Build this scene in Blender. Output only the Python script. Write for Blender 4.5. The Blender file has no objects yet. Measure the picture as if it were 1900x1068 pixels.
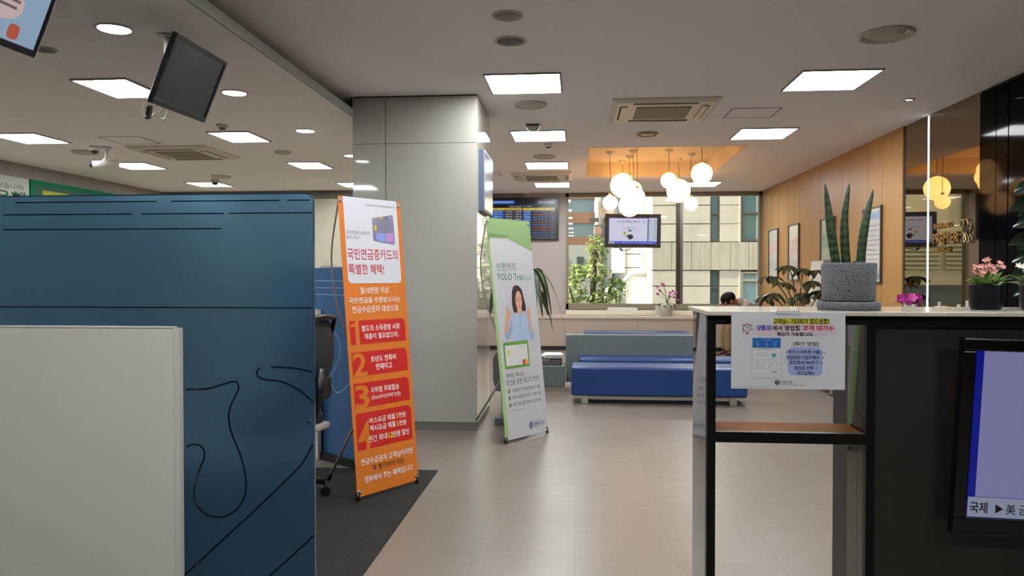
import bpy, math, random
from mathutils import Vector, Matrix
random.seed(7)
C = bpy.context.scene.collection
R = math.radians
# ------------------------------------------------------------------ camera, sky, sun, exposure
cam_d = bpy.data.cameras.new('camera')
cam_d.sensor_fit = 'HORIZONTAL'; cam_d.sensor_width = 36.0; cam_d.lens = 36.0 * 1410 / 1900
cam_d.clip_start = 0.05; cam_d.clip_end = 300
cam = bpy.data.objects.new('camera', cam_d); C.objects.link(cam)
cam.location = (0, 0, 1.34); cam.rotation_euler = (R(90 - 0.907), 0, R(4.93))
bpy.context.scene.camera = cam
sc = bpy.context.scene
sc.view_settings.view_transform = 'Standard'; sc.view_settings.look = 'None'
sc.view_settings.gamma = 1.0; sc.view_settings.use_curve_mapping = False
sc.view_settings.exposure = 0.0
PANEL_S, DOWN_S, GLOBE_S, LED_S, SKY_S, SUN_S = 40.0, 28.0, 5.0, 4.0, 0.55, 12.0
world = bpy.data.worlds.new('sky'); sc.world = world; world.use_nodes = True
wn = world.node_tree
sky = wn.nodes.new('ShaderNodeTexSky'); sky.sky_type = 'NISHITA'; sky.sun_disc = False
sky.sun_elevation = R(52); sky.sun_rotation = R(-100); sky.air_density = 1.0; sky.dust_density = 2.5
wn.links.new(sky.outputs[0], wn.nodes['Background'].inputs[0]); wn.nodes['Background'].inputs[1].default_value = SKY_S
sun_d = bpy.data.lights.new('sun', 'SUN'); sun_d.energy = SUN_S; sun_d.angle = R(0.6); sun_d.color = (1, .95, .86)
sun = bpy.data.objects.new('sun', sun_d); C.objects.link(sun)
sun.rotation_euler = Vector((0.78, 0.10, -0.80)).to_track_quat('-Z', 'Y').to_euler()

# ------------------------------------------------------------------ helpers
def lin(h):
    h = h.lstrip('#')
    def f(c): return c / 12.92 if c <= .04045 else ((c + .055) / 1.055) ** 2.4
    return tuple(f(int(h[i:i + 2], 16) / 255) for i in (0, 2, 4))
_m = {}
def mat(name, col='#808080', rough=.5, metal=0., spec=.5, emit=None, es=1., noise=0., nscale=20., bump=0., bscale=200., coat=0., stretch=None, trans=0., transl=0.):
    """principled material; noise = procedural brightness variation, bump = procedural relief"""
    if name in _m: return _m[name]
    m = bpy.data.materials.new(name); m.use_nodes = True; _m[name] = m
    nt = m.node_tree; b = nt.nodes['Principled BSDF']
    c = lin(col) if isinstance(col, str) else col
    b.inputs['Base Color'].default_value = (*c, 1)
    b.inputs['Roughness'].default_value = rough; b.inputs['Metallic'].default_value = metal
    b.inputs['Specular IOR Level'].default_value = spec
    b.inputs['Coat Weight'].default_value = coat; b.inputs['Coat Roughness'].default_value = .04
    b.inputs['Transmission Weight'].default_value = trans
    if emit is not None:
        e = lin(emit) if isinstance(emit, str) else emit
        b.inputs['Emission Color'].default_value = (*e, 1); b.inputs['Emission Strength'].default_value = es
    if noise or bump:
        tc = nt.nodes.new('ShaderNodeTexCoord'); mp = nt.nodes.new('ShaderNodeMapping')
        nt.links.new(tc.outputs['Object'], mp.inputs[0])
        if stretch: mp.inputs['Scale'].default_value = stretch
    if noise:
        n = nt.nodes.new('ShaderNodeTexNoise'); n.inputs['Scale'].default_value = nscale; n.inputs['Detail'].default_value = 6
        nt.links.new(mp.outputs[0], n.inputs['Vector'])
        r = nt.nodes.new('ShaderNodeMapRange'); r.inputs['From Min'].default_value = .25; r.inputs['From Max'].default_value = .75
        r.inputs['To Min'].default_value = 1 - noise; r.inputs['To Max'].default_value = 1 + noise
        nt.links.new(n.outputs['Fac'], r.inputs['Value'])
        mx = nt.nodes.new('ShaderNodeVectorMath'); mx.operation = 'SCALE'; mx.inputs[0].default_value = c
        nt.links.new(r.outputs[0], mx.inputs['Scale']); nt.links.new(mx.outputs[0], b.inputs['Base Color'])
    if bump:
        n2 = nt.nodes.new('ShaderNodeTexNoise'); n2.inputs['Scale'].default_value = bscale; n2.inputs['Detail'].default_value = 3
        nt.links.new(mp.outputs[0], n2.inputs['Vector'])
        bp = nt.nodes.new('ShaderNodeBump'); bp.inputs['Strength'].default_value = bump; bp.inputs['Distance'].default_value = .01
        nt.links.new(n2.outputs['Fac'], bp.inputs['Height']); nt.links.new(bp.outputs[0], b.inputs['Normal'])
    if transl:
        tr = nt.nodes.new('ShaderNodeBsdfTranslucent'); tr.inputs[0].default_value = (*c, 1)
        ms = nt.nodes.new('ShaderNodeMixShader'); ms.inputs[0].default_value = transl
        out = nt.nodes['Material Output']
        nt.links.new(b.outputs[0], ms.inputs[1]); nt.links.new(tr.outputs[0], ms.inputs[2]); nt.links.new(ms.outputs[0], out.inputs[0])
    return m
def nodes_of(m): return m.node_tree, m.node_tree.nodes['Principled BSDF']

_tcache = {}
def text_geo(body, bold=0.0):
    k = (body, bold)
    if k not in _tcache:
        cu = bpy.data.curves.new('t', 'FONT'); cu.body = body; cu.offset = bold; cu.resolution_u = 2
        ob = bpy.data.objects.new('t', cu); me = ob.to_mesh()
        V = [(v.co.x, v.co.y) for v in me.vertices]; F = [tuple(p.vertices) for p in me.polygons]
        ob.to_mesh_clear(); bpy.data.objects.remove(ob); bpy.data.curves.remove(cu)
        _tcache[k] = (V, F)
    return _tcache[k]

def rot_to(axis):
    a = Vector(axis).normalized()
    return a.to_track_quat('Z', 'Y').to_matrix()

class MB:
    def __init__(s): s.v = []; s.f = []; s.sm = []
    def add(s, V, F, smooth=False):
        b = len(s.v); s.v += [tuple(p) for p in V]
        for f in F: s.f.append(tuple(b + i for i in f)); s.sm.append(smooth)
        return s
    def box(s, x0, x1, y0, y1, z0, z1):
        V = [(x, y, z) for z in (z0, z1) for y in (y0, y1) for x in (x0, x1)]
        return s.add(V, [(0, 2, 3, 1), (4, 5, 7, 6), (0, 1, 5, 4), (2, 6, 7, 3), (0, 4, 6, 2), (1, 3, 7, 5)])
    def obox(s, c, ex, ey, ez):
        c, ex, ey, ez = map(Vector, (c, ex, ey, ez))
        V = [c + ex * a + ey * b + ez * d for d in (-1, 1) for b in (-1, 1) for a in (-1, 1)]
        return s.add(V, [(0, 2, 3, 1), (4, 5, 7, 6), (0, 1, 5, 4), (2, 6, 7, 3), (0, 4, 6, 2), (1, 3, 7, 5)])
    def tube(s, pts, r, n=8, caps=True, flat=1.0):
        pts = [Vector(p) for p in pts]; rs = r if isinstance(r, (list, tuple)) else [r] * len(pts)
        V = []; up = None
        for i, p in enumerate(pts):
            t = (pts[min(i + 1, len(pts) - 1)] - pts[max(i - 1, 0)]).normalized()
            if up is None: up = Vector((0, 0, 1)) if abs(t.z) < .9 else Vector((1, 0, 0))
            a = t.cross(up).normalized(); up = a.cross(t).normalized()
            for k in range(n):
                q = 2 * math.pi * k / n
                V.append(p + a * (math.cos(q) * rs[i]) + up * (math.sin(q) * rs[i] * flat))
        F = []
        for i in range(len(pts) - 1):
            for k in range(n):
                F.append((i * n + k, i * n + (k + 1) % n, (i + 1) * n + (k + 1) % n, (i + 1) * n + k))
        s.add(V, F, True)
        if caps:
            b = len(s.v) - len(V)
            s.f.append(tuple(b + k for k in reversed(range(n)))); s.sm.append(False)
            s.f.append(tuple(b + (len(pts) - 1) * n + k for k in range(n))); s.sm.append(False)
        return s
    def cyl(s, p0, p1, r, r1=None, n=16): return s.tube([p0, p1], [r, r if r1 is None else r1], n)
    def lathe(s, prof, c=(0, 0, 0), n=32, sx=1, sy=1):
        V = []; F = []
        for r, z in prof:
            for k in range(n):
                q = 2 * math.pi * k / n; V.append((c[0] + r * sx * math.cos(q), c[1] + r * sy * math.sin(q), c[2] + z))
        m = len(prof)
        for i in range(m - 1):
            for k in range(n): F.append((i * n + k, i * n + (k + 1) % n, (i + 1) * n + (k + 1) % n, (i + 1) * n + k))
        return s.add(V, F, True)
    def ball(s, c, r, nu=24, nv=14, sc=(1, 1, 1)):
        prof = [(r * math.sin(math.pi * i / nv) + 1e-5, -r * math.cos(math.pi * i / nv)) for i in range(nv + 1)]
        b = len(s.v); s.lathe(prof, (0, 0, 0), nu)
        s.v[b:] = [(c[0] + p[0] * sc[0], c[1] + p[1] * sc[1], c[2] + p[2] * sc[2]) for p in s.v[b:]]
        return s
    def prism(s, poly, fr, th):
        """2-D outline extruded by th along the frame's normal"""
        o, e1, e2 = map(Vector, fr[:3]); n = e1.cross(e2).normalized(); k = len(poly)
        V = [o + e1 * a + e2 * b for a, b in poly] + [o + e1 * a + e2 * b + n * th for a, b in poly]
        F = [tuple(range(k))[::-1], tuple(range(k, 2 * k))] + [(i, (i + 1) % k, k + (i + 1) % k, k + i) for i in range(k)]
        return s.add(V, F)
    def flat(s, poly, fr, d=0.0):
        o, e1, e2 = map(Vector, fr[:3]); n = e1.cross(e2).normalized()
        return s.add([o + e1 * a + e2 * b + n * d for a, b in poly], [tuple(range(len(poly)))])
    def text(s, body, x0, y0, x1, y1, fr, d=0.0, bold=0.0, slant=0.0, th=0.0):
        """lettering stretched into the rectangle x0..x1, y0..y1 of a plane frame"""
        V, F = text_geo(body, bold); o, e1, e2 = map(Vector, fr[:3]); n = e1.cross(e2).normalized()
        ax, bx = min(p[0] for p in V), max(p[0] for p in V); ay, by = min(p[1] for p in V), max(p[1] for p in V)
        P = [((p[0] - ax) / (bx - ax or 1), (p[1] - ay) / (by - ay or 1)) for p in V]
        W = [o + e1 * (x0 + (x1 - x0) * a + slant * (y1 - y0) * b) + e2 * (y0 + (y1 - y0) * b) + n * d for a, b in P]
        s.add(W, F)
        if th:
            k = len(W); cnt = {}
            for f in F:
                for i in range(len(f)):
                    e = (f[i], f[(i + 1) % len(f)]); kk = tuple(sorted(e)); cnt.setdefault(kk, []).append(e)
            W2 = W + [p - n * th for p in W]
            s.add(W2, [(e[0][1], e[0][0], e[0][0] + k, e[0][1] + k) for e in cnt.values() if len(e) == 1])
        return s
    def line(s, pts, w, fr, d=0.0):
        """flat ribbon of width w along 2-D points"""
        o, e1, e2 = map(Vector, fr[:3]); n = e1.cross(e2).normalized(); L = []; Rr = []
        for i, p in enumerate(pts):
            a = pts[max(i - 1, 0)]; b = pts[min(i + 1, len(pts) - 1)]
            dx, dy = b[0] - a[0], b[1] - a[1]; q = math.hypot(dx, dy) or 1; nx, ny = -dy / q * w / 2, dx / q * w / 2
            L.append(o + e1 * (p[0] + nx) + e2 * (p[1] + ny) + n * d); Rr.append(o + e1 * (p[0] - nx) + e2 * (p[1] - ny) + n * d)
        k = len(pts)
        return s.add(L + Rr, [(i, k + i, k + i + 1, i + 1) for i in range(k - 1)])
    def xf(s, M): s.v = [tuple(M @ Vector(p)) for p in s.v]; return s
    def build(s, name, m, parent=None, bevel=0.0, seg=2, sub=0):
        me = bpy.data.meshes.new(name); me.from_pydata(s.v, [], s.f); me.update()
        me.polygons.foreach_set('use_smooth', s.sm); me.materials.append(m)
        o = bpy.data.objects.new(name, me); C.objects.link(o)
        if parent is not None: o.parent = parent
        if bevel:
            md = o.modifiers.new('edge', 'BEVEL'); md.width = bevel; md.segments = seg; md.limit_method = 'ANGLE'
        if sub:
            md = o.modifiers.new('smooth', 'SUBSURF'); md.levels = sub; md.render_levels = sub
        return o
def ell(cx, cy, rx, ry, n=20, a0=0, a1=360): return [(cx + rx * math.cos(R(a0 + (a1 - a0) * i / n)), cy + ry * math.sin(R(a0 + (a1 - a0) * i / n))) for i in range(n if a1 - a0 == 360 else n + 1)]
def rrect(x0, y0, x1, y1, r, n=5):
    P = []
    for cx, cy, a in ((x1 - r, y0 + r, 270), (x1 - r, y1 - r, 0), (x0 + r, y1 - r, 90), (x0 + r, y0 + r, 180)):
        P += [(cx + r * math.cos(R(a + 90 * i / n)), cy + r * math.sin(R(a + 90 * i / n))) for i in range(n + 1)]
    return P
def smooth(pts, n=6):
    out = []; P = [Vector(p) for p in pts]
    for i in range(len(P) - 1):
        p0, p1, p2, p3 = P[max(i - 1, 0)], P[i], P[i + 1], P[min(i + 2, len(P) - 1)]
        for k in range(n):
            t = k / n
            out.append(.5 * ((2 * p1) + (p2 - p0) * t + (2 * p0 - 5 * p1 + 4 * p2 - p3) * t * t + (3 * p1 - p0 - 3 * p2 + p3) * t ** 3))
    out.append(P[-1]); return out
def tag(o, label, cat, group=None, kind=None):
    o['label'] = label; o['category'] = cat
    if group: o['group'] = group
    if kind: o['kind'] = kind
    return o
def thing(name, label, cat, loc=(0, 0, 0), rz=0., group=None):
    o = bpy.data.objects.new(name, None); C.objects.link(o); o.empty_display_size = .05
    o.location = loc; o.rotation_euler = (0, 0, rz)
    return tag(o, label, cat, group)
def struct(o): o['kind'] = 'structure'; return o
def group_empty(name, loc=(0, 0, 0)):
    o = bpy.data.objects.new(name, None); C.objects.link(o); o.location = loc; o['kind'] = 'structure'; return o
def copy_tree(o, parent=None):
    c = o.copy(); C.objects.link(c)
    if parent is not None: c.parent = parent
    for ch in list(o.children): copy_tree(ch, c)
    return c
def place(proto, used, loc, label, group=None, rz=None):
    o = proto if not used else copy_tree(proto)
    o.location = loc; o['label'] = label
    if group: o['group'] = group
    if rz is not None: o.rotation_euler = (0, 0, rz)
    return o
LINES = {'white_lettering', 'yellow_lettering', 'small_lettering', 'black_lettering', 'ticker_text', 'headline', 'orange_numeral', 'grey_lettering', 'title_lettering', 'list_text', 'small_grey_text', 'dark_lettering', 'header_text'}
SPLIT = {'plane_icon', 'green_icon', 'card_chip', 'woman_eyes', 'woman_hand', 'woman_sleeve', 'heart_marks', 'speech_bubble', 'red_patch', 'red_box', 'yellow_heading', 'dark_green_panel', 'grey_block'}
class Print:
    """flat print on one plane: shapes are collected per (part name, material)"""
    def __init__(s, fr, parent, d0=.001): s.fr = fr; s.p = parent; s.L = {}; s.d0 = d0
    def _b(s, key): return s.L.setdefault(key, MB())
    def rect(s, key, x0, y0, x1, y1, lv=0): s._b(key).flat([(x0, y0), (x1, y0), (x1, y1), (x0, y1)], s.fr, s.d0 + lv * .0006)
    def poly(s, key, P, lv=0): s._b(key).flat(P, s.fr, s.d0 + lv * .0006)
    def text(s, key, body, x0, y0, x1, y1, lv=1, bold=0., slant=0.):
        if key[0] in LINES: key = (key[0], key[1], len(s.L))   # each line of print its own part
        s._b(key).text(body, x0, y0, x1, y1, s.fr, s.d0 + lv * .0006, bold, slant)
    def line(s, key, P, w, lv=1): s._b(key).line(P, w, s.fr, s.d0 + lv * .0006)
    def flush(s, xf=None):
        for (n, m, *_), b in s.L.items():
            if n in SPLIT:      # icons that stand apart are parts of their own
                for f in b.f: MB().add([b.v[i] for i in f], [tuple(range(len(f)))]).build(n, m, s.p)
            else: b.build(n, m, s.p)

# ------------------------------------------------------------------ materials of the setting
HC, HL = 2.90, 2.72
LK = (HL - 1.34) / 1.49      # the dropped ceiling's height over the eye, as a share of 1.49 m
XW, YW = 3.40, 14.40
M_ceil = mat('painted_ceiling', '#f5f0ed', .9, noise=.035, nscale=160)
M_soff = mat('painted_ceiling_dropped', '#f2eee6', .9, noise=.03, nscale=120)
M_cream = mat('cream_wall', '#b9b29c', .7, noise=.03, nscale=3)
M_grey = mat('greige_wall', '#a89e98', .6, noise=.03, nscale=3)
M_greystrip = mat('grey_wall_strip', '#6f6a63', .7, noise=.04, nscale=4)
M_leftwall = mat('grey_panel_wall', '#8f8882', .7, noise=.06, nscale=6)
M_gap = mat('shadow_gap', '#26221e', .8)
M_skirt = mat('grey_skirting', '#6f6b64', .45)
M_front = mat('front_wall', '#4a443e', .6)
M_pillar = mat('gloss_white_panel', '#aaa59b', .04, spec=.5, bump=.05, bscale=2.2)
M_mirror = mat('tinted_mirror', (.26, .205, .135), .015, 1.0)
M_black = mat('black_glass', '#040404', .06, spec=.03)
M_frame = mat('window_frame_bronze', '#7d7563', .45, .1)
M_sill = mat('white_stone_sill', '#cfc8b4', .35)
M_white = mat('white_plastic', '#d8d4cc', .4)
M_offwhite = mat('offwhite_plastic', '#c2bbae', .5)
M_darkplastic = mat('black_plastic', '#0d0d0e', .35)
M_chrome = mat('chrome', '#b8b6b2', .22, 1.0)
M_steel = mat('satin_steel', '#b4ada0', .35, .8)
M_greymetal = mat('grey_metal', '#6c6862', .4, .6)
M_rod = mat('grey_fibre_rod', '#8f8a82', .5)

# floor: square vinyl tiles
M_floor = mat('vinyl_floor_tiles', '#9b8f82', .28, spec=.32)
nt, b = nodes_of(M_floor)
tc = nt.nodes.new('ShaderNodeTexCoord'); mp = nt.nodes.new('ShaderNodeMapping'); mp.inputs['Location'].default_value = (.012, .16, 0)
br = nt.nodes.new('ShaderNodeTexBrick'); br.offset = 0; br.squash = 1
for k, v in (('Scale', 1), ('Brick Width', .477), ('Row Height', .47), ('Mortar Size', .003), ('Mortar Smooth', .6), ('Bias', 0)): br.inputs[k].default_value = v
br.inputs['Color1'].default_value = (*lin('#756a60'), 1); br.inputs['Color2'].default_value = (*lin('#6f645a'), 1); br.inputs['Mortar'].default_value = (*lin('#655b4e'), 1)
ns = nt.nodes.new('ShaderNodeTexNoise'); ns.inputs['Scale'].default_value = 5; ns.inputs['Detail'].default_value = 8
mps = nt.nodes.new('ShaderNodeMapping'); mps.inputs['Scale'].default_value = (1, 5, 1)
mr = nt.nodes.new('ShaderNodeMapRange'); mr.inputs[1].default_value = .3; mr.inputs[2].default_value = .7; mr.inputs[3].default_value = .965; mr.inputs[4].default_value = 1.035
vm = nt.nodes.new('ShaderNodeVectorMath'); vm.operation = 'SCALE'
rr = nt.nodes.new('ShaderNodeMapRange'); rr.inputs[1].default_value = .3; rr.inputs[2].default_value = .7; rr.inputs[3].default_value = .30; rr.inputs[4].default_value = .38
nt.links.new(tc.outputs['Object'], mp.inputs[0]); nt.links.new(mp.outputs[0], br.inputs[0]); nt.links.new(tc.outputs['Object'], mps.inputs[0]); nt.links.new(mps.outputs[0], ns.inputs[0])
nt.links.new(ns.outputs[0], mr.inputs[0]); nt.links.new(br.outputs[0], vm.inputs[0]); nt.links.new(mr.outputs[0], vm.inputs['Scale']); nt.links.new(vm.outputs[0], b.inputs['Base Color'])
nt.links.new(ns.outputs[0], rr.inputs[0]); nt.links.new(rr.outputs[0], b.inputs['Roughness'])

# carpet: ribs along Y
def ribbed(name, c1, c2, axis, scale, rough=.95):
    m = mat(name, c1, rough, spec=.2); nt, b = nodes_of(m)
    tc = nt.nodes.new('ShaderNodeTexCoord'); w = nt.nodes.new('ShaderNodeTexWave'); w.bands_direction = axis; w.inputs['Scale'].default_value = scale
    w.inputs['Distortion'].default_value = .3
    cr = nt.nodes.new('ShaderNodeMix'); cr.data_type = 'RGBA'; cr.inputs[6].default_value = (*lin(c1), 1); cr.inputs[7].default_value = (*lin(c2), 1)
    nt.links.new(tc.outputs['Object'], w.inputs[0]); nt.links.new(w.outputs['Fac'], cr.inputs[0]); nt.links.new(cr.outputs[2], b.inputs['Base Color'])
    return m
M_carpet = ribbed('ribbed_carpet', '#141312', '#2f2c28', 'Y', 14)

# wood
def wood(name, c1, c2, rough=.4, stretch=(14, 14, .7)):
    m = mat(name, c1, rough, spec=.4); nt, b = nodes_of(m)
    tc = nt.nodes.new('ShaderNodeTexCoord'); mp = nt.nodes.new('ShaderNodeMapping'); mp.inputs['Scale'].default_value = stretch
    n = nt.nodes.new('ShaderNodeTexNoise'); n.inputs['Scale'].default_value = 3; n.inputs['Detail'].default_value = 8; n.inputs['Distortion'].default_value = .6
    cr = nt.nodes.new('ShaderNodeMix'); cr.data_type = 'RGBA'; cr.inputs[6].default_value = (*lin(c1), 1); cr.inputs[7].default_value = (*lin(c2), 1)
    nt.links.new(tc.outputs['Object'], mp.inputs[0]); nt.links.new(mp.outputs[0], n.inputs[0]); nt.links.new(n.outputs[0], cr.inputs[0]); nt.links.new(cr.outputs[2], b.inputs['Base Color'])
    return m
M_wood = wood('oak_veneer', '#a0743f', '#b0854e')
M_shelfwood = wood('walnut_shelf', '#7d481c', '#935a28', .6, (2, 18, 18)); M_shelfwood.node_tree.nodes['Principled BSDF'].inputs['Specular IOR Level'].default_value = .04

# glass pane: clear with mirror-like reflection by angle
M_glass = bpy.data.materials.new('window_glass'); M_glass.use_nodes = True
nt = M_glass.node_tree; nt.nodes.remove(nt.nodes['Principled BSDF'])
gt = nt.nodes.new('ShaderNodeBsdfTransparent'); gt.inputs[0].default_value = (.96, .955, .91, 1); gg = nt.nodes.new('ShaderNodeBsdfGlossy'); gg.inputs['Roughness'].default_value = .003
fz = nt.nodes.new('ShaderNodeFresnel'); fz.inputs[0].default_value = 1.5; mx = nt.nodes.new('ShaderNodeMixShader')
nt.links.new(fz.outputs[0], mx.inputs[0]); nt.links.new(gt.outputs[0], mx.inputs[1]); nt.links.new(gg.outputs[0], mx.inputs[2]); nt.links.new(mx.outputs[0], nt.nodes['Material Output'].inputs[0])

# ------------------------------------------------------------------ room shell
struct(MB().box(-7.5, 3.6, -2.6, 14.45, -.1, 0).build('floor', M_floor))
# main ceiling with the coffer over the waiting area
cx0, cx1, cy0, cy1, cz = .14, 2.02, 9.33, 12.05, 3.12
ce = MB()
ce.box(-2.45, cx0 - .01, -2.6, YW, HC, 3.2).box(cx1 + .01, XW + .15, -2.6, YW, HC, 3.2).box(cx0 - .01, cx1 + .01, -2.6, cy0 - .01, HC, 3.2).box(cx0 - .01, cx1 + .01, cy1 + .01, YW, HC, 3.2)
struct(ce.build('ceiling', M_ceil))
cof = MB().box(cx0 - .01, cx0, cy0, cy1, HC - .002, cz).box(cx1, cx1 + .01, cy0, cy1, HC - .002, cz).box(cx0 - .01, cx1 + .01, cy0 - .01, cy0, HC - .002, cz).box(cx0 - .01, cx1 + .01, cy1, cy1 + .01, HC - .002, cz).box(cx0 - .01, cx1 + .01, cy0 - .01, cy1 + .01, cz, 3.2)
struct(cof.build('ceiling_recess', mat('recess_glow_tint', '#d3c4a8', .9)))  # cream tint over ceiling white: warmer, dimmer globe light put into the colour
# lower ceiling over the counters, its edge floating below the main one
struct(MB().box(-7.45, -1.956, -2.6, 6.5, HL, 2.785).box(-7.45, -1.96, 6.5, 13.0, HL, 2.785).build('ceiling_dropped', M_soff))
struct(MB().box(-1.955, -1.945, -2.6, 6.498, HL, 2.79).build('trim_3', mat('shade_toned_edge_trim', '#8d8a83', .7)))  # ceiling fascia coloured darker grey so its lit face looks shaded
struct(MB().box(-7.45, -2.45, -2.6, 13.0, 2.785, 3.2).build('ceiling_gap', M_gap))
# right wall
wr = group_empty('wall_right')
MB().box(XW + .006, XW + .15, -2.6, YW + .05, 0, 3.0).build('wall_core', M_gap, wr)
seams = [14.4, 14.02, 13.64, 13.18, 12.65, 12.28, 11.99, 11.43, 10.99, 10.12, 9.83, 9.24, 8.82, 8.28]
wp = MB()
for a, c in zip(seams, seams[1:]): wp.box(XW - .015, XW + .006, c + .004, a - .004, 0, HC)
wp.build('wood_panelling', M_wood, wr)
wp2 = MB().box(XW - .006, XW + .006, 8.27, 8.28, 0, HC)
wp2.build('edge_strip', M_greymetal, wr)
MB().box(XW, XW + .006, 7.738, 8.268, 0, HC).box(XW, XW + .006, 6.752, 7.722, 0, HC).build('tinted_mirror', M_mirror, wr)
bg = MB()
for a, c in ((6.745, 6.50), (6.49, 6.325), (6.31, 5.2), (5.19, 4.0), (3.99, 2.8)): bg.box(XW - .02, XW + .006, c, a, 0, HC - .03)
bg.box(XW - .004, XW + .006, -2.6, 2.79, 0, HC)
bg.build('black_glass_panels', M_black, wr)
MB().box(XW - .012, XW + .004, 6.312, 6.323, 0, HC - .03).box(XW - .012, XW + .004, 6.492, 6.498, 0, HC - .03).build('joint_strip', M_chrome, wr)
# back walls and the window opening
WX0, WX1, WZ0, WZ1 = -.22, 3.385, .72, 2.885
wb = MB().box(-2.3, WX0, YW, YW + .2, 0, 3.0).box(WX0, XW + .15, YW, YW + .2, 0, WZ0).box(WX0, XW + .15, YW, YW + .2, WZ1, 3.0)
struct(wb.build('wall_back', M_grey))
struct(MB().box(-7.5, -1.9, 12.0, 12.15, 0, 2.585).build('wall_back_counter', M_cream))
struct(MB().box(-7.5, -1.9, 12.0, 12.15, 2.585, 2.9).build('trim_1', M_greystrip))
struct(MB().box(-2.0, -1.9, 12.15, YW, 0, 2.9).build('wall_return', M_grey))
struct(MB().box(-1.72, -1.0, YW - .03, YW, 2.80, HC).build('trim_2', M_greystrip))
# left wall of grey upright panels
wl = group_empty('wall_left')
lp = MB(); y = -2.6
while y < 11.95:
    y2 = min(y + .58, 12.0); lp.box(-7.1, -6.82, y + .006, y2, 0, HL); y = y2
lp.build('wall_panels', M_leftwall, wl)
MB().box(-7.6, -6.84, -2.6, 13.1, 0, 2.9).build('wall_core', M_gap, wl)
struct(MB().box(-7.6, XW + .15, -2.7, -2.6, 0, 3.2).build('wall_front', M_front))
# window
wi = group_empty('window_1')
fr = MB().box(WX0, WX0 + .05, YW - .04, YW + .08, WZ0, WZ1).box(WX1 - .05, WX1, YW - .04, YW + .08, WZ0, WZ1).box(WX0, WX1, YW - .04, YW + .08, WZ1 - .06, WZ1).box(WX0, WX1, YW - .04, YW + .08, WZ0, WZ0 + .10)
fr.build('window_frame', M_frame, wi)
MB().box(1.835, 1.90, YW - .05, YW + .09, WZ0 + .1, WZ1 - .06).build('mullion', mat('mullion_bronze', '#3a2a20', .4, .4), wi)
MB().box(1.90, 1.955, YW - .02, YW + .07, WZ0 + .1, WZ1 - .06).build('mullion_cover', M_greymetal, wi)
MB().box(WX0 + .05, 1.835, YW + .02, YW + .026, WZ0 + .1, WZ1 - .06).build('glass_pane', M_glass, wi)
MB().box(1.955, WX1 - .05, YW + .02, YW + .026, WZ0 + .1, WZ1 - .06).build('glass_pane', M_glass, wi)
MB().box(WX0, XW - .02, 14.06, YW, .62, .70).build('window_sill', M_sill, wi, .006)
# pillar clad in glossy white panels
pil = group_empty('pillar')
PX0, PX1, PY0, PY1, SX, SZ = -1.955, -.862, 6.5, 7.45, -1.662, 2.487
MB().box(PX0 + .01, PX1 - .01, PY0 + .01, PY1 - .01, 0, HC).build('pillar_core', M_gap, pil)
pp = MB()
for a, c in ((PX0, SX - .003), (SX + .003, PX1)):
    for z0, z1 in ((.075, SZ - .002), (SZ + .002, HC - .012)): pp.box(a, c, PY0, PY0 + .01, z0, z1)
pp.box(PX1 - .01, PX1, PY0 + .0105, PY0 + .45, .075, HC - .012).box(PX1 - .01, PX1, PY0 + .454, PY1, .075, HC - .012)
pp.box(PX0, PX0 + .01, PY0 + .0105, PY1, .075, HC - .012).box(PX0 + .01, PX1 - .01, PY1 - .01, PY1, .075, HC - .012)
pp.build('cladding_panels', M_pillar, pil)
MB().box(PX0 + .004, PX1 - .004, PY0 + .004, PY1 - .004, 0, .074).build('skirting', M_skirt, pil)
# ------------------------------------------------------------------ outdoors
M_stone = mat('pale_stone_cladding', '#d0c4a8', .8, noise=.12, nscale=1.4)
M_stain = mat('stained_concrete', '#bdb196', .85, noise=.16, nscale=2.2, stretch=(3, 1, .3))
M_stonedk = mat('stone_joint', '#9c9680', .9)
M_winfr = mat('bronze_window_frame', '#6d6656', .5, .2)
M_tealgl = mat('teal_window_glass', '#54756a', .08, spec=.6)
M_bluegl = mat('pale_blue_glass', '#9fb3ad', .1, spec=.5)
M_stucco = mat('white_stucco', '#e6e1d2', .9, noise=.03, nscale=2)
M_road = mat('asphalt', '#6a6862', .9, noise=.15, nscale=2)
FY = 22.0; GZ = -4.0
struct(MB().box(-40, 45, 14.65, 90, GZ - .2, GZ).build('ground_outside', M_road))
bd = thing('stone_building', 'pale stone clad building with narrow dark windows across the street', 'building', (2.13, FY, GZ))
L = lambda z: z - GZ
s1 = MB()
cols = [0, 1.62, 1.90, 2.58]   # local x of panel columns
rows = [-4, -1.4, .2, 1.05, 1.5, 2.31, 2.82, 3.35, 4.3, 5.3, 6.4, 7.5, 9, 10.5, 12]
X = lambda x: x - 2.13
for z0, z1 in zip(rows, rows[1:]):
    if z0 == 1.5: continue
    s1.box(0, X(3.75), 0, .35, L(z0) + .012, L(z1) - .012)
    s1.box(X(4.03), X(4.56), .02, .35, L(z0) + .008, L(z1) - .008)
s1.box(X(4.56), X(4.6), .0, .35, 0, L(12)).box(X(9.5), X(14), 0, .35, 0, L(12))
for z0, z1 in ((-4, -2.2), (5.2, 6.0), (9.5, 12)): s1.box(X(3.74), X(4.04), .05, .35, L(z0), L(z1)).box(X(4.6), X(9.5), .05, .35, L(z0), L(z1))
s1.build('stone_cladding', M_stone, bd)
s2 = MB()
x = 2.13
for w in (.55, .55, .55, .55, .5, .55, .6, .6, .6, .6, .6): s2.box(X(x), X(x + w - .012), -.01, .35, L(1.5) + .012, L(2.31) - .012); x += w
s2.build('concrete_band', M_stain, bd)
MB().box(.02, X(14), .36, 11, 0, L(12)).build('wall_core', M_stonedk, bd)
MB().box(0, .3, .36, 11, 0, L(12)).build('side_wall', M_stucco, bd)
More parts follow.
